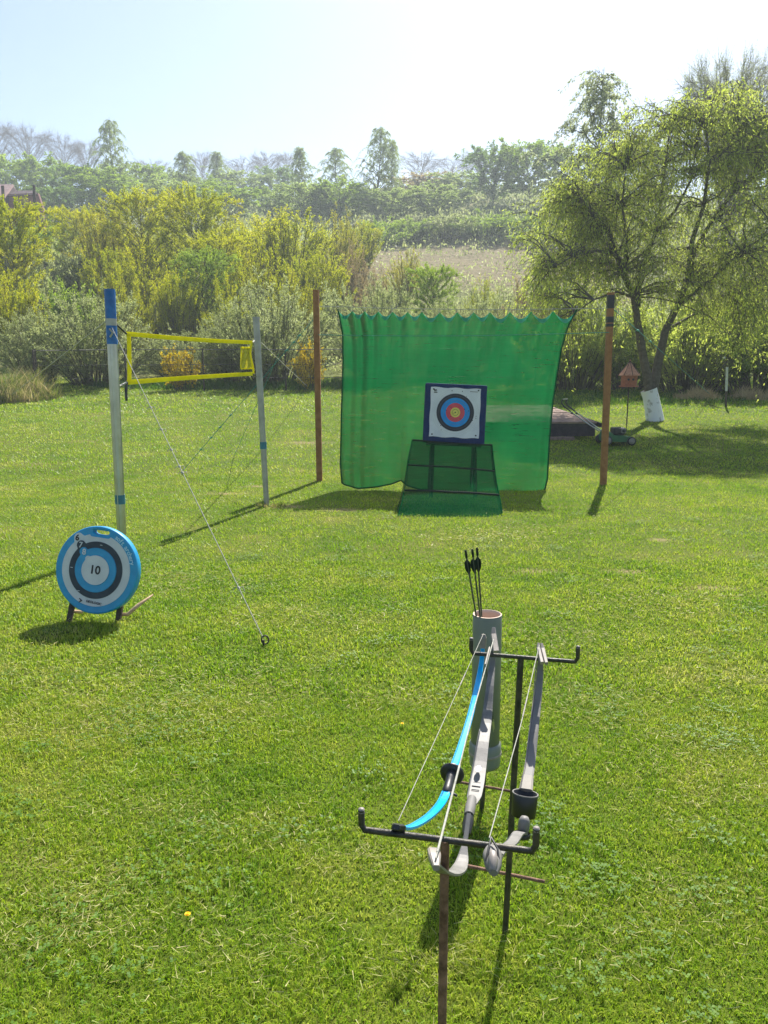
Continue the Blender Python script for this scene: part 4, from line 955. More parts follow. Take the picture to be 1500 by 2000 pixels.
# ------------------------------------------------------------------ round soft target
TG = G(185, 1216); tc = P(192, 1113, TG.y + .06); RT = 87 / FPX * (TG.y * math.cos(PITCH) + .2)
trot = Matrix.Rotation(R(-10), 3, 'Z') @ Matrix.Rotation(R(6), 3, 'Y') @ Matrix.Rotation(R(-11), 3, 'X')
def tl_(x, z, y=0.): return tc + trot @ Vector((x, y, z))
st_ = thing('soft_target', Vector((tc.x, TG.y, gz(tc.x, TG.y))), 'round blue target numbered 6 to 10 leaning on dark wooden legs', 'target')
def slab(outer, holes, ext, bev):
    cu = bpy.data.curves.new('slab', 'CURVE'); cu.dimensions = '2D'; cu.fill_mode = 'BOTH'; cu.extrude = ext; cu.bevel_depth = bev; cu.bevel_resolution = 3; cu.offset = -bev
    for pts in [outer] + holes:
        sp = cu.splines.new('POLY'); sp.points.add(len(pts) - 1); sp.use_cyclic_u = True
        for q_, (x, y) in zip(sp.points, pts): q_.co = (x, y, 0, 1)
    o = bpy.data.objects.new('slab', cu); me = bpy.data.meshes.new_from_object(o); bpy.data.objects.remove(o); bpy.data.curves.remove(cu); me.materials.clear(); return me
circ = lambda r, n=96, x0=0, y0=0, a0=0, a1=2 * math.pi: [(x0 + r * math.cos(a0 + (a1 - a0) * i / n), y0 + r * math.sin(a0 + (a1 - a0) * i / n)) for i in range(n)]
hole = []
for i in range(40):
    a = 2 * math.pi * i / 40; hole.append((RT * .195 * abs(math.cos(a)) ** .6 * math.copysign(1, math.cos(a)), RT * .86 + RT * .048 * abs(math.sin(a)) ** .6 * math.copysign(1, math.sin(a)) + .016 * RT * math.cos(a) ** 2))
me = slab(circ(RT), [hole], .018, .012)
for v in me.vertices: x, y, z = v.co; v.co = tl_(x, y, -z)
body = link('body', me, M['tgt_blue'], st_)
def bump_circle(r, a, br, bx):          # ring outline with a bulge that carries the numeral
    pts = []
    for i in range(160):
        t = 2 * math.pi * i / 160; d = (t - a + math.pi) % (2 * math.pi) - math.pi
        rr = r
        cxx = bx * math.cos(d); disc_ = br ** 2 - (bx * math.sin(d)) ** 2
        if abs(d) < .6 and disc_ > 0: rr = max(r, cxx + math.sqrt(disc_))
        pts.append((rr * math.cos(t), rr * math.sin(t)))
    return pts
Z0 = -.0300
for r, ang, br, bx, matr, off in ((.825, 2.22, .12, .84, M['tgt_white'], 0), (.65, 2.26, .115, .66, M['tgt_dark'], 1), (.495, 2.30, .105, .505, M['tgt_blue'], 2), (.335, 2.30, .07, .31, M['tgt_white'], 3)):
    out = bump_circle(RT * r, ang, RT * br, RT * bx)
    hh = []
    if off == 0:                        # notch under the handle
        out = [(x, y if not (y > RT * .745 and abs(x) < RT * .30) else min(y, RT * (.745 + .10 * max(0, (abs(x) / RT - .22) / .08)))) for x, y in out]
    me = slab(out, hh, .0008, .0004)
    for v in me.vertices: x, y, z = v.co; v.co = tl_(x, y, Z0 - .0016 - off * .0026 - z)
    link('scoring_ring', me, matr, st_)
for r, off in ((.335, 2), (.495, 1)):    # moulded lips between the zones
    MB().lathe([(RT * (r + .012), 0), (RT * (r + .006), .003), (RT * r, .0)], tl_(0, 0, Z0 - .003 - off * .0026), 72, trot @ Vector((0, -1, 0))).build('moulded_lip', M['tgt_blue'], st_)
def num(txt, size, x, z, matr, off, rz=0., name='numeral'):
    return letters(txt, size * RT, lambda a, b, c_: tl_(x * RT + a, z * RT + b, Z0 - .0046 - off * .0026 - c_), matr, name, st_, rz)
num('10', .27, .0, 0, M['ink'], 3); num('6', .19, -.545, .665, M['ink'], 0); num('7', .18, -.435, .515, M['tgt_white'], 1); num('8', .19, -.325, .37, M['tgt_white'], 2)
for k, ch in enumerate('soft archery'):
    if ch == ' ': continue
    a = 1.10 - k * .072; num(ch, .145, .895 * math.cos(a), .895 * math.sin(a), M['tgt_print'], 0, a - math.pi / 2, 'printed_letter')
num('GEOLOGIC', .075, .06, -.735, M['ink'], 0, -.05, 'printed_letters')
MB().tube([tl_(RT * x, RT * z, Z0 - .0046) for x, z in ((-.30, -.69), (-.23, -.735), (-.30, -.775), (-.26, -.735))], .0035, 5).build('printed_logo', M['ink'], st_)
for x, z in ((-.585, -.02), (-.345, -.52), (.06, .58)):
    MB().box(tl_(RT * x, RT * z, Z0 - .006), (.016, .002, .004), trot).build('scuff', M['tgt_white'], st_)
for px, x2, pale in ((-.60, -.66, ((-.52, .10), (-.30, .30))), (.56, .46, ((.62, .05), (.84, .08), (1.04, .22)))):
    t0 = tl_(px * RT, -.62 * RT, .05); t1 = on(tc.x + x2 * RT, TG.y - .02, -.02)
    MB().box((t0 + t1) / 2, (.034, .026, (t0 - t1).length), (t0 - t1).to_track_quat('Z', 'Y').to_matrix(), .003).build('leg', M['wood_dark'], st_)
    pts = [t1 + (t0 - t1) * .38 + Vector((.0, .03, 0))] + [on(tc.x + a * RT, TG.y + b, .035 if i == 0 else .06 + .03 * i) for i, (a, b) in enumerate(pale)]
    MB().tube(pts, [.014] * (len(pts) - 1) + [.006], 5).build('wood_strut', M['wood_pale'], st_)

# ------------------------------------------------------------------ bow rack: two T-stands of iron rod
RB = G(986, 1832); YR = RB.y
YAW = -.235                              # the bars run slightly away to the left
def rackP(px, py, Y0, x0):               # point on the upright plane of a T-stand
    a = Vector((x0, Y0, 0)); b = Vector((x0 + 1, Y0 + YAW, 0)); return PV(px, py, a, b)
HB = rackP(1020, 1284, YR, RB.x).z       # height of the rear bar
def t_stand(base, bl, br, tipl, tipr, topc, label, foot, leg_r):
    o = thing('rack_stand', Vector((base.x, base.y, 0)), label, 'bow stand', 'iron T-stands of the bow rack')
    MB().tube([Vector((topc.x, topc.y, topc.z)), Vector((base.x, base.y, .0)), Vector((base.x, base.y, -.12))], leg_r, 8).build('leg', M['iron_rust'] if foot is None else M['iron'], o)
    d = (br - bl).normalized(); r = .0056
    MB().tube([tipl, bl.lerp(tipl, .25) , bl + d * .006, bl.lerp(br, .06), bl.lerp(br, .5), bl.lerp(br, .94), br - d * .006, br.lerp(tipr, .25), tipr], r, 8).build('cross_bar', M['iron'], o)
    for t in (tipl, tipr): MB().lathe([(.0005, .003), (r * .9, .002), (r * 1.02, -.004)], t, 8).build('bare_end', M['bow_tip'], o)
    if foot: MB().tube(list(foot), .0050, 8).build('foot_bar', M['iron_rust'], o)
    return o
rl, rr_ = rackP(920, 1273, YR, RB.x), rackP(1128, 1289, YR, RB.x); rl.z = rr_.z = HB
t_stand(RB, rl, rr_, rl + Vector((0, 0, .042)), rr_ + Vector((0, 0, .042)), Vector((rackP(1018, 1284, YR, RB.x).x, YR, HB)),
        'far dark iron T-stand carrying the upper bow tips beside the grey tube', (rackP(912, 1691, YR, RB.x), rackP(1064, 1722, YR, RB.x)), .0088)
fl_, fr_ = PZ(706, 1620, HB), PZ(1046, 1663, HB); fc = PZ(869, 1641, HB)
fr_ = fl_ + (fr_ - fl_)
t_stand(Vector((fc.x, fc.y, 0)), fl_, fr_, fl_ + Vector((0, 0, .036)), fr_ + Vector((0, 0, .040)), fc,
        'near rusty T-stand carrying the lower bow tips at the bottom of the picture', None, .0076)

def spline(pts, n):                      # smooth path through points
    pts = [Vector(p) for p in pts]; out = []
    for i in range(len(pts) - 1):
        p0, p1, p2, p3 = pts[max(i - 1, 0)], pts[i], pts[i + 1], pts[min(i + 2, len(pts) - 1)]
        for k in range(n):
            t = k / n; out.append(.5 * ((2 * p1) + (p2 - p0) * t + (2 * p0 - 5 * p1 + 4 * p2 - p3) * t * t + (3 * p1 - p0 - 3 * p2 + p3) * t ** 3))
    return out + [pts[-1]]
def side_of(a, b): return Vector((b.y - a.y, a.x - b.x, 0)).normalized()
def wt(tab, n): return [float(np.interp(i / (n - 1), [t[0] for t in tab], [t[1] for t in tab])) for i in range(n)]
ZT = HB + .012
# --- blue bow: tips lie on the two bars, the riser hangs below its string
a = PZ(944, 1246, ZT + .02); b = PZ(778, 1616, ZT); sd = side_of(a, b); q = lambda x, y: PV(x, y, a, b)
bw = thing('blue_bow', q(876, 1530), 'bright blue bow with black grip, leftmost on the rack', 'bow', 'bows on the rack')
up_ = spline([a, q(941, 1290), q(932, 1340), q(918, 1400), q(903, 1450), q(885, 1502)], 5)
MB().strip(up_, sd, wt([(0, .010), (.3, .014), (1, .018)], len(up_)), .006).build('upper_limb', M['bow_blue'], bw)
lo_ = spline([q(873, 1545), q(862, 1568), q(843, 1590), q(818, 1608), q(797, 1617), b], 5)
MB().strip(lo_, sd, wt([(0, .020), (.6, .017), (1, .010)], len(lo_)), .007).build('lower_limb', M['bow_blue'], bw)
MB().tube(spline([q(886, 1500), q(881, 1515), q(877, 1530), q(872, 1549)], 4), [.009, .010, .010, .011, .0115, .011, .0105, .010, .010, .0105, .011, .0115, .010], 12).build('grip', M['black'], bw)
ax = (q(886, 1500) - q(876, 1530)).normalized()
MB().lathe([(.009, -.004), (.025, -.005), (.028, 0), (.025, .004), (.009, .006)], q(883, 1511), 24, ax).build('hand_guard', M['black'], bw)
for p_ in (b, ):
    MB().strip([b + (lo_[-1] - lo_[-3]) * -.6, b, b + (lo_[-1] - lo_[-3]) * .7], sd, [.020, .024, .012], [.010, .012, .008]).build('limb_tip', M['black'], bw)
MB().strip([a + (up_[0] - up_[2]) * -1.4, a, a + (up_[0] - up_[2]) * .5], sd, [.017, .018, .010], [.010, .012, .008]).build('limb_tip', M['bow_tip'], bw)
so = Vector((0, 0, .012)); MB().tube([a + so, a.lerp(b, .5) + so, b + so], .0008, 5).build('string', M['rope'], bw)
MB().tube([a.lerp(b, .31) + so, a.lerp(b, .385) + so], .0015, 6).build('serving', M['bow_white'], bw)
MB().tube([q(872, 1548), q(872, 1548) + Vector((.012, -.01, .004)), q(872, 1548) + Vector((.022, -.01, -.002))], .003, 6).build('arrow_rest', M['black'], bw)
# --- silver-grey bow
a = PZ(964, 1240, ZT + .035); b = PZ(851, 1688, ZT); sd = side_of(a, b); q = lambda x, y: PV(x, y, a, b)
bw = thing('grey_bow', q(915, 1590), 'silver-grey flat-limbed bow with grey sleeve grip, middle of the rack', 'bow', 'bows on the rack')
up_ = spline([a, q(962, 1290), q(957, 1340), q(951, 1400), q(943, 1450), q(936, 1500), q(928, 1545), q(922, 1572)], 4)
MB().strip(up_, sd, wt([(0, .012), (.2, .017), (.45, .027), (.8, .035), (.9, .033), (1, .016)], len(up_)), .006).build('upper_limb', M['bow_grey'], bw)
MB().strip([q(935.3, 1500) + Vector((0, 0, .0062)), q(934.4, 1504) + Vector((0, 0, .0062)), q(933.4, 1508) + Vector((0, 0, .0062)), q(932.6, 1512) + Vector((0, 0, .0062))], sd, [.006, .014, .014, .006], .001).build('round_label', M['paper'], bw)
for k in range(4): 
    p_ = q(932.5 - k * 1.5, 1524 + k * 7); MB().box(p_ + Vector((0, -.0035, .005)), (.020 - .002 * (k % 2), .0015, .0022), Euler((R(45), 0, R(-14)))).build('printed_line', M['bow_dark'], bw)
MB().tube([q(922, 1560), q(919, 1575), q(916, 1592)], [.010, .0115, .0105], 14).build('sleeve', M['bow_dark'], bw)
MB().tube([q(917, 1588), q(914, 1608), q(911, 1630)], [.0095, .0125, .009], 12).build('grip', M['black'], bw)
lo_ = spline([q(915, 1596) + Vector((0, -.006, .012)), q(911, 1628) + Vector((0, -.003, .008)), q(907, 1655), q(902, 1685), q(892, 1702), q(877, 1707), q(864, 1702), q(856, 1695), b], 4)
MB().strip(lo_, sd, wt([(0, .009), (.22, .010), (.34, .023), (.45, .030), (.6, .028), (.85, .018), (1, .011)], len(lo_)), .006).build('lower_limb', M['bow_grey'], bw)
MB().strip([b + Vector((0, .05, -.012)), b + Vector((0, .02, -.002)), b + Vector((0, -.012, .002))], sd, [.020, .019, .010], [.012, .014, .009]).build('limb_tip', M['bow_tip'], bw)
MB().strip([a + Vector((0, -.055, -.028)), a, a + Vector((.002, .014, .016))], sd, [.016, .015, .009], [.010, .012, .008]).build('limb_tip', M['bow_tip'], bw)
so = Vector((.0, 0, .010)); MB().tube([a + so + Vector((-.004, -.03, -.012)), a.lerp(b, .5) + so, b + so], .0014, 6).build('string', M['rope'], bw)
MB().tube([a.lerp(b, .12) + so, a.lerp(b, .235) + so], .0026, 6).build('serving', M['bow_white'], bw)
MB().tube([a.lerp(b, .72) + so, a.lerp(b, .985) + so], .0021, 6).build('serving', M['rope'], bw)
# --- dark grey bow with cup-shaped guard
a = PZ(1056, 1268, ZT + .02); b = PZ(962, 1688, ZT); sd = side_of(a, b); q = lambda x, y: PV(x, y, a, b)
bw = thing('dark_bow', q(1022, 1575), 'dark grey bow with black cup-shaped guard, rightmost on the rack', 'bow', 'bows on the rack')
up_ = spline([a, q(1055, 1310), q(1050, 1370), q(1043, 1430), q(1036, 1490), q(1029, 1530)], 5)
MB().strip(up_, sd, wt([(0, .013), (.3, .019), (1, .025)], len(up_)), .007).build('upper_limb', M['bow_dark'], bw)
e1 = [p_ + sd * .0115 + Vector((0, 0, .0035)) for p_ in up_[3:]]; MB().tube(e1, .0016, 5).build('limb_edge', M['bow_tip'], bw)
MB().strip([q(1031, 1518), q(1027, 1545)], sd, [.026, .031], .014).build('limb_pocket', M['bow_white'], bw)
cup = q(1024, 1572); ax = (q(1030, 1520) - q(1018, 1600)).normalized()
cupax = Vector((ax.x * .4, ax.y * .25, 1)).normalized()
MB().lathe([(.010, -.026), (.027, -.024), (.029, .024), (.0278, .0255), (.0258, .024), (.025, -.017), (.010, -.019)], cup, 28, cupax).build('cup_guard', M['black'], bw)
MB().lathe([(.0279, .0235), (.0300, .0243), (.0295, .0272), (.0270, .0268)], cup, 28, cupax).build('cup_rim', M['bow_dark'], bw)
gp = q(1020, 1590) + Vector((-.003, -.038, .0))
MB().lathe([(.0005, .017), (.008, .0155), (.0115, .009), (.0128, 0), (.0122, -.014), (.010, -.017)], gp, 18, Vector((.1, .15, 1))).build('grip_knob', M['bow_grey'], bw)
MB().lathe([(.016, -.004), (.0175, -.002), (.0175, .005), (.016, .007)], gp + Vector((-.003, -.002, -.026)), 18, Vector((.1, .2, 1))).build('grip_band', M['black'], bw)
lo_ = spline([gp + Vector((-.002, 0, -.022)), q(1012, 1628), q(1000, 1645), q(986, 1656), q(975, 1664), b], 5)
MB().strip(lo_, sd, wt([(0, .024), (.4, .022), (1, .018)], len(lo_)), .006).build('lower_limb', M['bow_grey'], bw)
MB().tube([b + Vector((.005, .05, -.010)), b + Vector((.004, .03, -.006)), b + Vector((.001, .0, -.002)), b + Vector((0, -.016, -.004))], [.010, .0155, .013, .006], 14).build('limb_tip', M['bow_dark'], bw)
MB().tube([b + Vector((.002, .012, .010)), b + Vector((0, -.004, .010)), b + Vector((-.002, -.014, .0))], [.006, .008, .005], 12).build('tip_cap', M['bow_tip'], bw)
for s_ in (-1, 1):
    MB().tube([b + Vector((.003, .042, .018)), b + Vector((.003 + s_ * .007, .018, .014)), b + Vector((s_ * .010, .002, .004))], .0018, 5).build('string_loop', M['black'], bw)
    MB().strip([a + sd * .0055 * s_ + Vector((0, -.05, -.020)), a + sd * .0055 * s_, a + sd * .004 * s_ + Vector((0, .012, .012))], sd, [.009, .0105, .006], [.010, .013, .008]).build('limb_tip', M['bow_tip'], bw)
so = Vector((-.004, 0, .012)); MB().tube([a + so, a.lerp(b, .5) + so, b + so + Vector((.004, .04, .006))], .0010, 6).build('string', M['rope'], bw)
MB().tube([a.lerp(b, .36) + so, a.lerp(b, .47) + so], .0017, 6).build('serving', M['bow_white'], bw)

# ------------------------------------------------------------------ grey tube with arrows
pt = P(952, 1199, 2.61); pb = P(947, 1478, 2.61); pr = .0515
qv = thing('arrow_tube', Vector((pb.x, pb.y, 0)), 'upright grey plastic pipe holding arrows behind the bow rack', 'pipe')
axp = pt - pb; Hh = axp.length
MB().lathe([(pr * .93, .0), (pr, 0), (pr, Hh - .002), (pr - .001, Hh)], pb, 40, axp).build('pipe', M['pvc'], qv)
MB().lathe([(pr - .001, Hh), (pr - .005, Hh + .0005), (pr - .0055, Hh - .01), (pr - .0055, .02), (.0005, .02)], pb, 40, axp).build('inner_wall', M['pvc_in'], qv)
MB().lathe([(pr + .0002, .062), (pr + .006, .055), (pr + .0065, .012), (pr + .004, .0), (pr + .0045, -.018), (pr + .002, -.03), (.010, -.031)], pb, 40, axp).build('end_collar', M['pvc'], qv)
MB().lathe([(pr + .0066, .026), (pr + .0085, .024), (pr + .0085, .016), (pr + .0066, .014)], pb, 40, axp).build('highlight_ring', M['bow_white'], qv)  # raised collar ring, its white highlight put into the paler colour
MB().tube([pb + Vector((0, 0, -.02)), Vector((pb.x - .01, pb.y, -.1))], .009, 8).build('stake', M['iron'], qv)
MB().tube([P(889, 1526, 2.61), P(1003, 1546, 2.58)], .0050, 8).build('foot_bar', M['iron_rust'], qv)
for (x0, y0), (x1, y1), dy, lab in (((930, 1203), (910, 1081), .0, 'leftmost of the three dark arrows in the grey tube'), ((938, 1206), (923, 1079), -.012, 'middle one of the three dark arrows in the grey tube'), ((941, 1206), (932, 1076), .012, 'rightmost of the three dark arrows in the grey tube')):
    p1, p0 = P(x1, y1, 2.60 + dy), P(x0, y0, 2.585 + dy); d = (p1 - p0).normalized()
    ar = thing('arrow', p0 - d * .3, lab, 'arrow', 'arrows in the grey tube')
    MB().tube([p0 - d * .38, p1 - d * .006], .0030, 8).build('shaft', M['arrow'], ar)
    MB().tube([p1 - d * .016, p1 - d * .002, p1 + d * .012], [.0042, .0046, .0036], 8).build('nock', M['fletch'], ar)
    MB().tube([p0 - d * .38, p0 - d * .42], [.003, .0006], 8).build('point', M['galv'], ar)
    for k in range(3):
        n_ = d.orthogonal().normalized(); n_.rotate(Matrix.Rotation(2.094 * k + .5 + dy * 20, 3, d)); w_ = d.cross(n_).normalized() * .0007; pts = []
        for t, h in ((.022, .001), (.030, .0085), (.042, .0105), (.058, .0085), (.074, .001)): pts += [p1 - d * t + n_ * .002 - w_, p1 - d * t + n_ * (.002 + h) - w_, p1 - d * t + n_ * (.002 + h) + w_, p1 - d * t + n_ * .002 + w_]
        MB().add(pts, [(i * 4 + j, i * 4 + (j + 1) % 4, i * 4 + 4 + (j + 1) % 4, i * 4 + 4 + j) for i in range(4) for j in range(4)]).build('vane', M['fletch'], ar)

# ------------------------------------------------------------------ wooden platform
D0 = G(1080, 858); DY = D0.y
dk = thing('wooden_platform', Vector((P(1060, 840, DY).x, DY, D0.z)), 'low weathered plank platform behind the right edge of the green net', 'platform')
zt = P(1080, 824, DY).z; xl, xr = P(948, 824, DY).x, P(1166, 824, DY).x; dep = 3.6; tilt = .055
npl = 15; pwid = dep / npl; pm = None
for i in range(npl):
    y_ = DY + pwid * (i + .5); shift = -.30 * (i / npl) * 1.0
    if pm is None:
        m_ = MB().box((0, 0, 0), (xr - xl, pwid * .93, .035), None, .005); me = bpy.data.meshes.new('plank'); me.from_pydata(m_.v, [], m_.f); me.materials.append(M['plank']); pm = me
    o = bpy.data.objects.new('plank', pm); COL.objects.link(o); o.parent = dk
    o.location = Vector(((xl + xr) / 2 + shift + .015 * math.sin(i * 7), y_, zt - .018 + tilt * (y_ - DY) + .004 * math.sin(i * 5))) - dk.location; o.rotation_euler = (math.atan(tilt), .004 * math.sin(i * 3), .003 * math.sin(i * 9))
MB().box(((xl + xr) / 2, DY + .05, (zt - .04 + D0.z + .06) / 2), (xr - xl - .05, .05, zt - .04 - D0.z - .06)).build('front_board', M['plank_side'], dk)
MB().box((xr - .06, DY + dep / 2, zt - .07 + tilt * dep / 2), (.05, dep, .09), Euler((math.atan(tilt), 0, R(4.7)))).build('side_board', M['plank_side'], dk)
MB().box(((xl + xr) / 2 - .3, DY - .12, D0.z + .02), (xr - xl - .4, .16, .07), Euler((0, 0, .01)), .01).build('sill', M['plank'], dk)

# ------------------------------------------------------------------ lawn mower
mg = G(1205, 868); mo = thing('lawn_mower', mg, 'green push lawn mower parked behind the brown right-hand post', 'mower')
k_ = (mg.y + .3) / FPX
def mp(px, py, dy=0.): p = P(px, py, mg.y + dy); return p
hull = []
x0, x1 = mp(1178, 850).x, mp(1226, 850).x; zb = mg.z + .07; ml = (x1 - x0)
prof = [(-.06, .0), (1.05, .0), (1.05, .085), (.9, .115), (.35, .13), (.15, .20), (.02, .21), (-.06, .10)]
m_ = MB(); sec = []
for yk, s_ in ((-.24, .90), (-.21, 1.), (.21, 1.), (.24, .90)):
    for (u, h) in prof: sec.append((x0 + ml * (.5 + (u - .5) * s_), mg.y + yk, zb + h * (s_ if h > 0 else 1)))
n_ = len(prof)
m_.add(sec, [(i * n_ + j, i * n_ + (j + 1) % n_, (i + 1) * n_ + (j + 1) % n_, (i + 1) * n_ + j) for i in range(3) for j in range(n_)] + [tuple(range(n_)), tuple(reversed(range(3 * n_, 4 * n_)))]).build('deck', M['mower'], mo)
MB().box((x0 + ml * .58, mg.y, zb + .20), (ml * .46, .30, .15), None, .03).build('engine', M['black'], mo)
MB().box((x0 + ml * .73, mg.y - .13, zb + .215), (ml * .2, .09, .10), None, .02).build('engine_cover', M['wheel'], mo)
MB().lathe([(.0005, .03), (.03, .03), (.035, 0)], (x0 + ml * .73, mg.y - .175, zb + .215), 12, (0, -1, 0)).build('starter_cap', M['black'], mo)
for u, r_ in ((.03, .095), (1.0, .085)):
    for s_ in (-1, 1):
        w_ = MB().lathe([(.03, -.03), (r_, -.028), (r_, .028), (.03, .03)], (x0 + ml * u, mg.y + s_ * .26, mg.z + r_), 20, (0, 1, 0)).build('wheel', M['black'], mo)
        MB().lathe([(.0005, .034), (r_ * .72, .033), (r_ * .74, .028)], (x0 + ml * u, mg.y + s_ * .26, mg.z + r_), 18, (0, s_, 0)).build('hub', M['wheel'], w_)
for s_, o_ in ((-.17, 0), (.17, 9)):
    MB().tube([mp(1170 + o_ * .6, 842, s_), mp(1140 + o_, 822, s_), mp(1113 + o_, 803, s_)], .013, 8).build('handle_tube', M['galv'], mo)
    MB().tube([mp(1115 + o_, 804, s_), mp(1101 + o_, 793, s_), mp(1096 + o_, 786, s_), mp(1099 + o_, 780, s_)], .014, 8).build('grip', M['black'], mo)
    MB().lathe([(.0005, .02), (.022, .018), (.022, -.018), (.0005, -.02)], mp(1117 + o_, 807, s_), 8, (0, 1, 0)).build('clamp', M['black'], mo)
MB().tube([mp(1099, 780, -.17), mp(1108, 779, .17)], .014, 8).build('handle_bar', M['galv'], mo)

# ------------------------------------------------------------------ birdhouse
bh = P(1229, 738, TY - 1.1); bs = (TY - 1.1 + .2) / FPX
bo = thing('birdhouse', Vector((bh.x, bh.y, gz(bh.x, bh.y))), 'terracotta birdhouse with pointed slatted roof left of the willow trunks', 'birdhouse')
MB().lathe([(.0005, -15 * bs), (15 * bs, -15 * bs), (16 * bs, 6 * bs), (.0005, 6 * bs)], bh, 8, None, False).build('body', M['bird'], bo)
MB().lathe([(.0005, -17 * bs), (19 * bs, -17 * bs), (19 * bs, -14.9 * bs), (.0005, -14.9 * bs)], bh, 8, None, False).build('floor', M['bird'], bo)
ap_ = bh + Vector((0, 0, 30 * bs))
for k in range(8):
    a0, a1 = (k + .06) * math.pi / 4, (k + .94) * math.pi / 4
    e0, e1 = [bh + Vector((math.cos(a) * 20.5 * bs, math.sin(a) * 20.5 * bs, 4 * bs)) for a in (a0, a1)]
    n_ = Vector((0, 0, 1.6 * bs)); MB().add([e0, e1, ap_ + (e1 - ap_) * .04, ap_ + (e0 - ap_) * .04, e0 + n_, e1 + n_, ap_ + (e1 - ap_) * .04 + n_, ap_ + (e0 - ap_) * .04 + n_], [(3, 2, 1, 0), (4, 5, 6, 7), (0, 1, 5, 4), (1, 2, 6, 5), (2, 3, 7, 6), (3, 0, 4, 7)]).build('roof_slat', M['bird_roof'], bo)
    MB().tube([ap_ + Vector((0, 0, 2 * bs)), bh + Vector((math.cos(k * math.pi / 4) * 20.5 * bs, math.sin(k * math.pi / 4) * 20.5 * bs, 5.4 * bs))], .6 * bs, 4).build('roof_rib', M['wood_dark'], bo)
MB().lathe([(.0005, 1.2 * bs), (1.6 * bs, 2 * bs), (.0005, 5 * bs)], ap_, 8).build('finial', M['bird_roof'], bo)
for dx_ in (3, -6): MB().lathe([(.0005, .0), (2.2 * bs, 0)], bh + Vector((dx_ * bs, -15.6 * bs, -3 * bs)), 12, (dx_ * .02, -1, .0), False).build('entrance', M['black'], bo)
MB().tube([bh + Vector((0, 0, -16 * bs)), on(bh.x, bh.y, -.1)], .014, 6).build('pole', M['wood_dark'], bo)

# ------------------------------------------------------------------ wire fence before the hedge and the single post on the right
fn = thing('wire_fence', on(-8, 27.0), 'dark wire fence running along the foot of the willow hedge', 'fence')
fp = [(-11.6, 25.9), (P(69, 700, 26.3).x, 26.3), (-8.8, 26.6), (-6.2, 26.8), (-3.4, 27.0), (-.6, 27.1), (2.4, 27.1), (5.2, 26.8)]
for x, y in fp: MB().tube([on(x, y, -.1), on(x, y, 1.45)], .030, 6).build('fence_post', M['wood_dark'], fn)
for h in (.45, .9, 1.4):
    MB().tube([on(x, y, h) for x, y in fp], .008 if h < 1.2 else .014, 4).build('wire', M['wire'], fn)
g_ = G(1418, 796); fpo = thing('fence_post', g_, 'single thin post with white upper part near the right edge', 'post')
MB().tube([g_ + Vector((0, 0, -.1)), P(1418.5, 764, g_.y)], .035, 8).build('lower_part', M['wood_dark'], fpo); MB().tube([P(1418.5, 764, g_.y), P(1420, 717, g_.y)], .036, 8).build('painted_part', M['post_white'], fpo)
MB().tube([P(1420, 717, g_.y), P(1421, 694, g_.y)], .012, 6).build('rod', M['wood_dark'], fpo); MB().lathe([(.0005, .04), (.04, .02), (.04, -.02), (.0005, -.04)], P(1414, 699, g_.y), 10).build('insulator', M['post_white'], fpo)

# ------------------------------------------------------------------ house on the slope at the left
HY = 78.0; hp = lambda px, py, dy=0.: P(px, py, HY + dy)
base_ = hp(20, 425); hz = gz(base_.x, HY)
ho = thing('brick_house', Vector((base_.x, HY, hz)), 'red-brown house half hidden by trees at the left edge', 'house')
def poly(name, pts, th, matr, par=ho):
    n_ = len(pts); off = Vector((0, th, 0)); return MB().add(list(pts) + [p + off for p in pts], [tuple(range(n_)), tuple(reversed(range(n_, 2 * n_)))] + [(i, (i + 1) % n_, n_ + (i + 1) % n_, n_ + i) for i in range(n_)]).build(name, matr, par)
zb_ = hz - 1.0
def dn(p): return Vector((p.x, p.y, zb_))
poly('wall', [dn(hp(-90, 420)), dn(hp(6, 420)), hp(6, 392), hp(-90, 392)], .4, M['wood_pale'])
roof = poly('roof', [hp(-100, 398, -.4), hp(0, 395, -.4), hp(25, 360, 3.), hp(-70, 360, 3.)], .35, M['roof_tile'])
poly('gable', [hp(6, 396, .3), hp(24, 362, 3.2), hp(34, 376, 3.2), hp(30, 398, 3.2)], .3, M['roof_dark'])
poly('wing_wall', [dn(hp(6, 420, 1.5)), dn(hp(84, 420, 1.5)), hp(84, 408, 1.5), hp(74, 377, 1.5), hp(14, 379, 1.5)], .4, M['brick'])
poly('wing_roof', [hp(10, 382, 1.2), hp(73, 380, 1.2), hp(66, 372, 3.6), hp(24, 372, 3.6)], .3, M['roof_dark'])
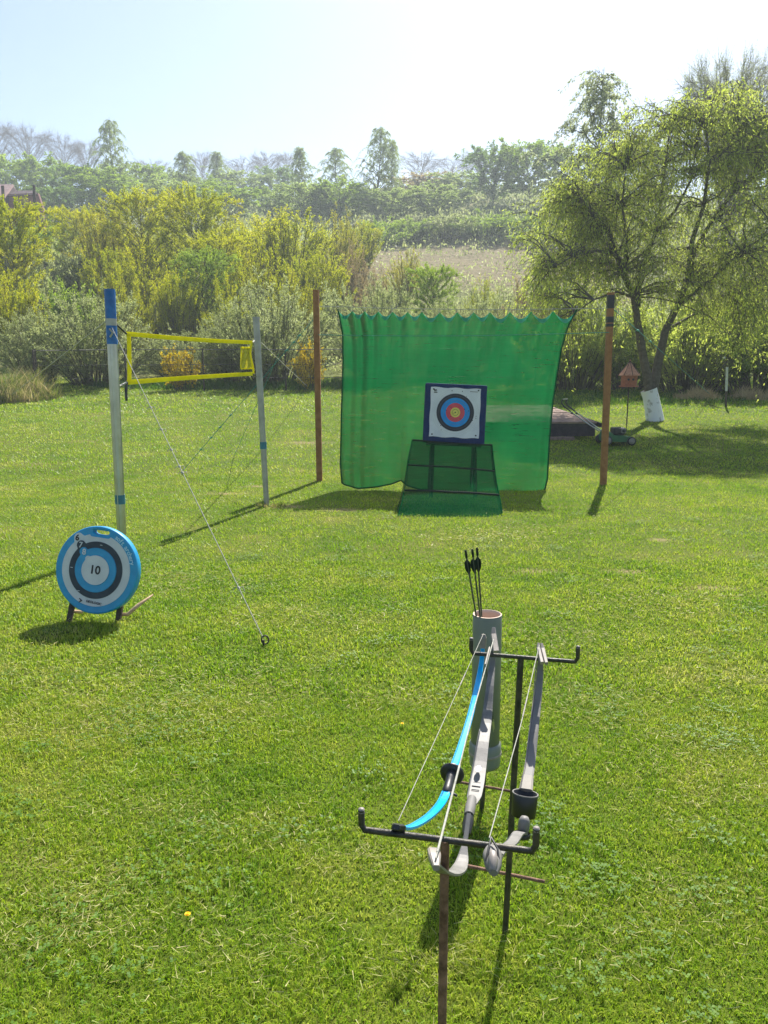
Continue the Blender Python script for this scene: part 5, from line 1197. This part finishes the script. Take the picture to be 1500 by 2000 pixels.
poly('doorway', [dn(hp(33, 420, 1.4)), dn(hp(45, 420, 1.4)), hp(45, 396, 1.4), hp(39, 392, 1.4), hp(33, 396, 1.4)], .3, M['roof_dark'])
for px, top in ((5, 363), (66, 362)):
    b_ = hp(px + 1, 420, -6); tag(MB().tube([Vector((b_.x, b_.y, gz(b_.x, b_.y) - .3)), hp(px, top, -6)], .13, 6).build('utility_pole', M['wood_dark']), 'dark wooden pole %s the red-brown house' % ('at the left corner of' if px < 40 else 'at the right end of'), 'pole', 'poles by the house')

# ------------------------------------------------------------------ small things on the lawn
for px, py, s_, lab in ((365, 1808, .65, 'orange-yellow dandelion low in the left foreground'), (784, 1428, .55, 'small yellow dandelion left of the bows')):
    g_ = G(px, py); o = thing('dandelion', g_, lab, 'flower', 'dandelions in the lawn'); h = .028
    MB().tube([g_, g_ + Vector((.004, 0, h))], .0016, 5).build('stalk', L['green'], o)
    m_ = MB()
    for ring, (rr2, zz2, kk) in enumerate(((.014, .002, 14), (.010, .005, 10), (.005, .007, 6))):
        for i in range(kk):
            a = i * 2 * math.pi / kk + ring; u = Vector((math.cos(a), math.sin(a), .25 + ring * .3)); w_ = Vector((-math.sin(a), math.cos(a), 0)) * .0022 * s_; c_ = g_ + Vector((.004, 0, h + zz2 * s_))
            m_.add([c_ - w_ * .5, c_ + w_ * .5, c_ + u * rr2 * s_ + w_, c_ + u * rr2 * s_ - w_], [(0, 1, 2, 3)])
    m_.build('flower_head', M['dand'], o)
for px, py in ((300, 1490),):
    pass

# ------------------------------------------------------------------ haze
hm = bpy.data.materials.new('thin_haze'); hm.use_nodes = True; hn = hm.node_tree.nodes; hn.clear()
ho_ = hn.new('ShaderNodeOutputMaterial'); pv = hn.new('ShaderNodeVolumePrincipled'); hm.node_tree.links.new(pv.outputs[0], ho_.inputs['Volume'])
pv.inputs['Color'].default_value = (.82, .91, 1., 1); pv.inputs['Density'].default_value = .0012; pv.inputs['Anisotropy'].default_value = .3
tag(MB().box((0, 720, 35.5), (6000, 1640, 73)).build('haze', hm), 'thin pale haze in the air over the whole slope', 'haze', kind='stuff')
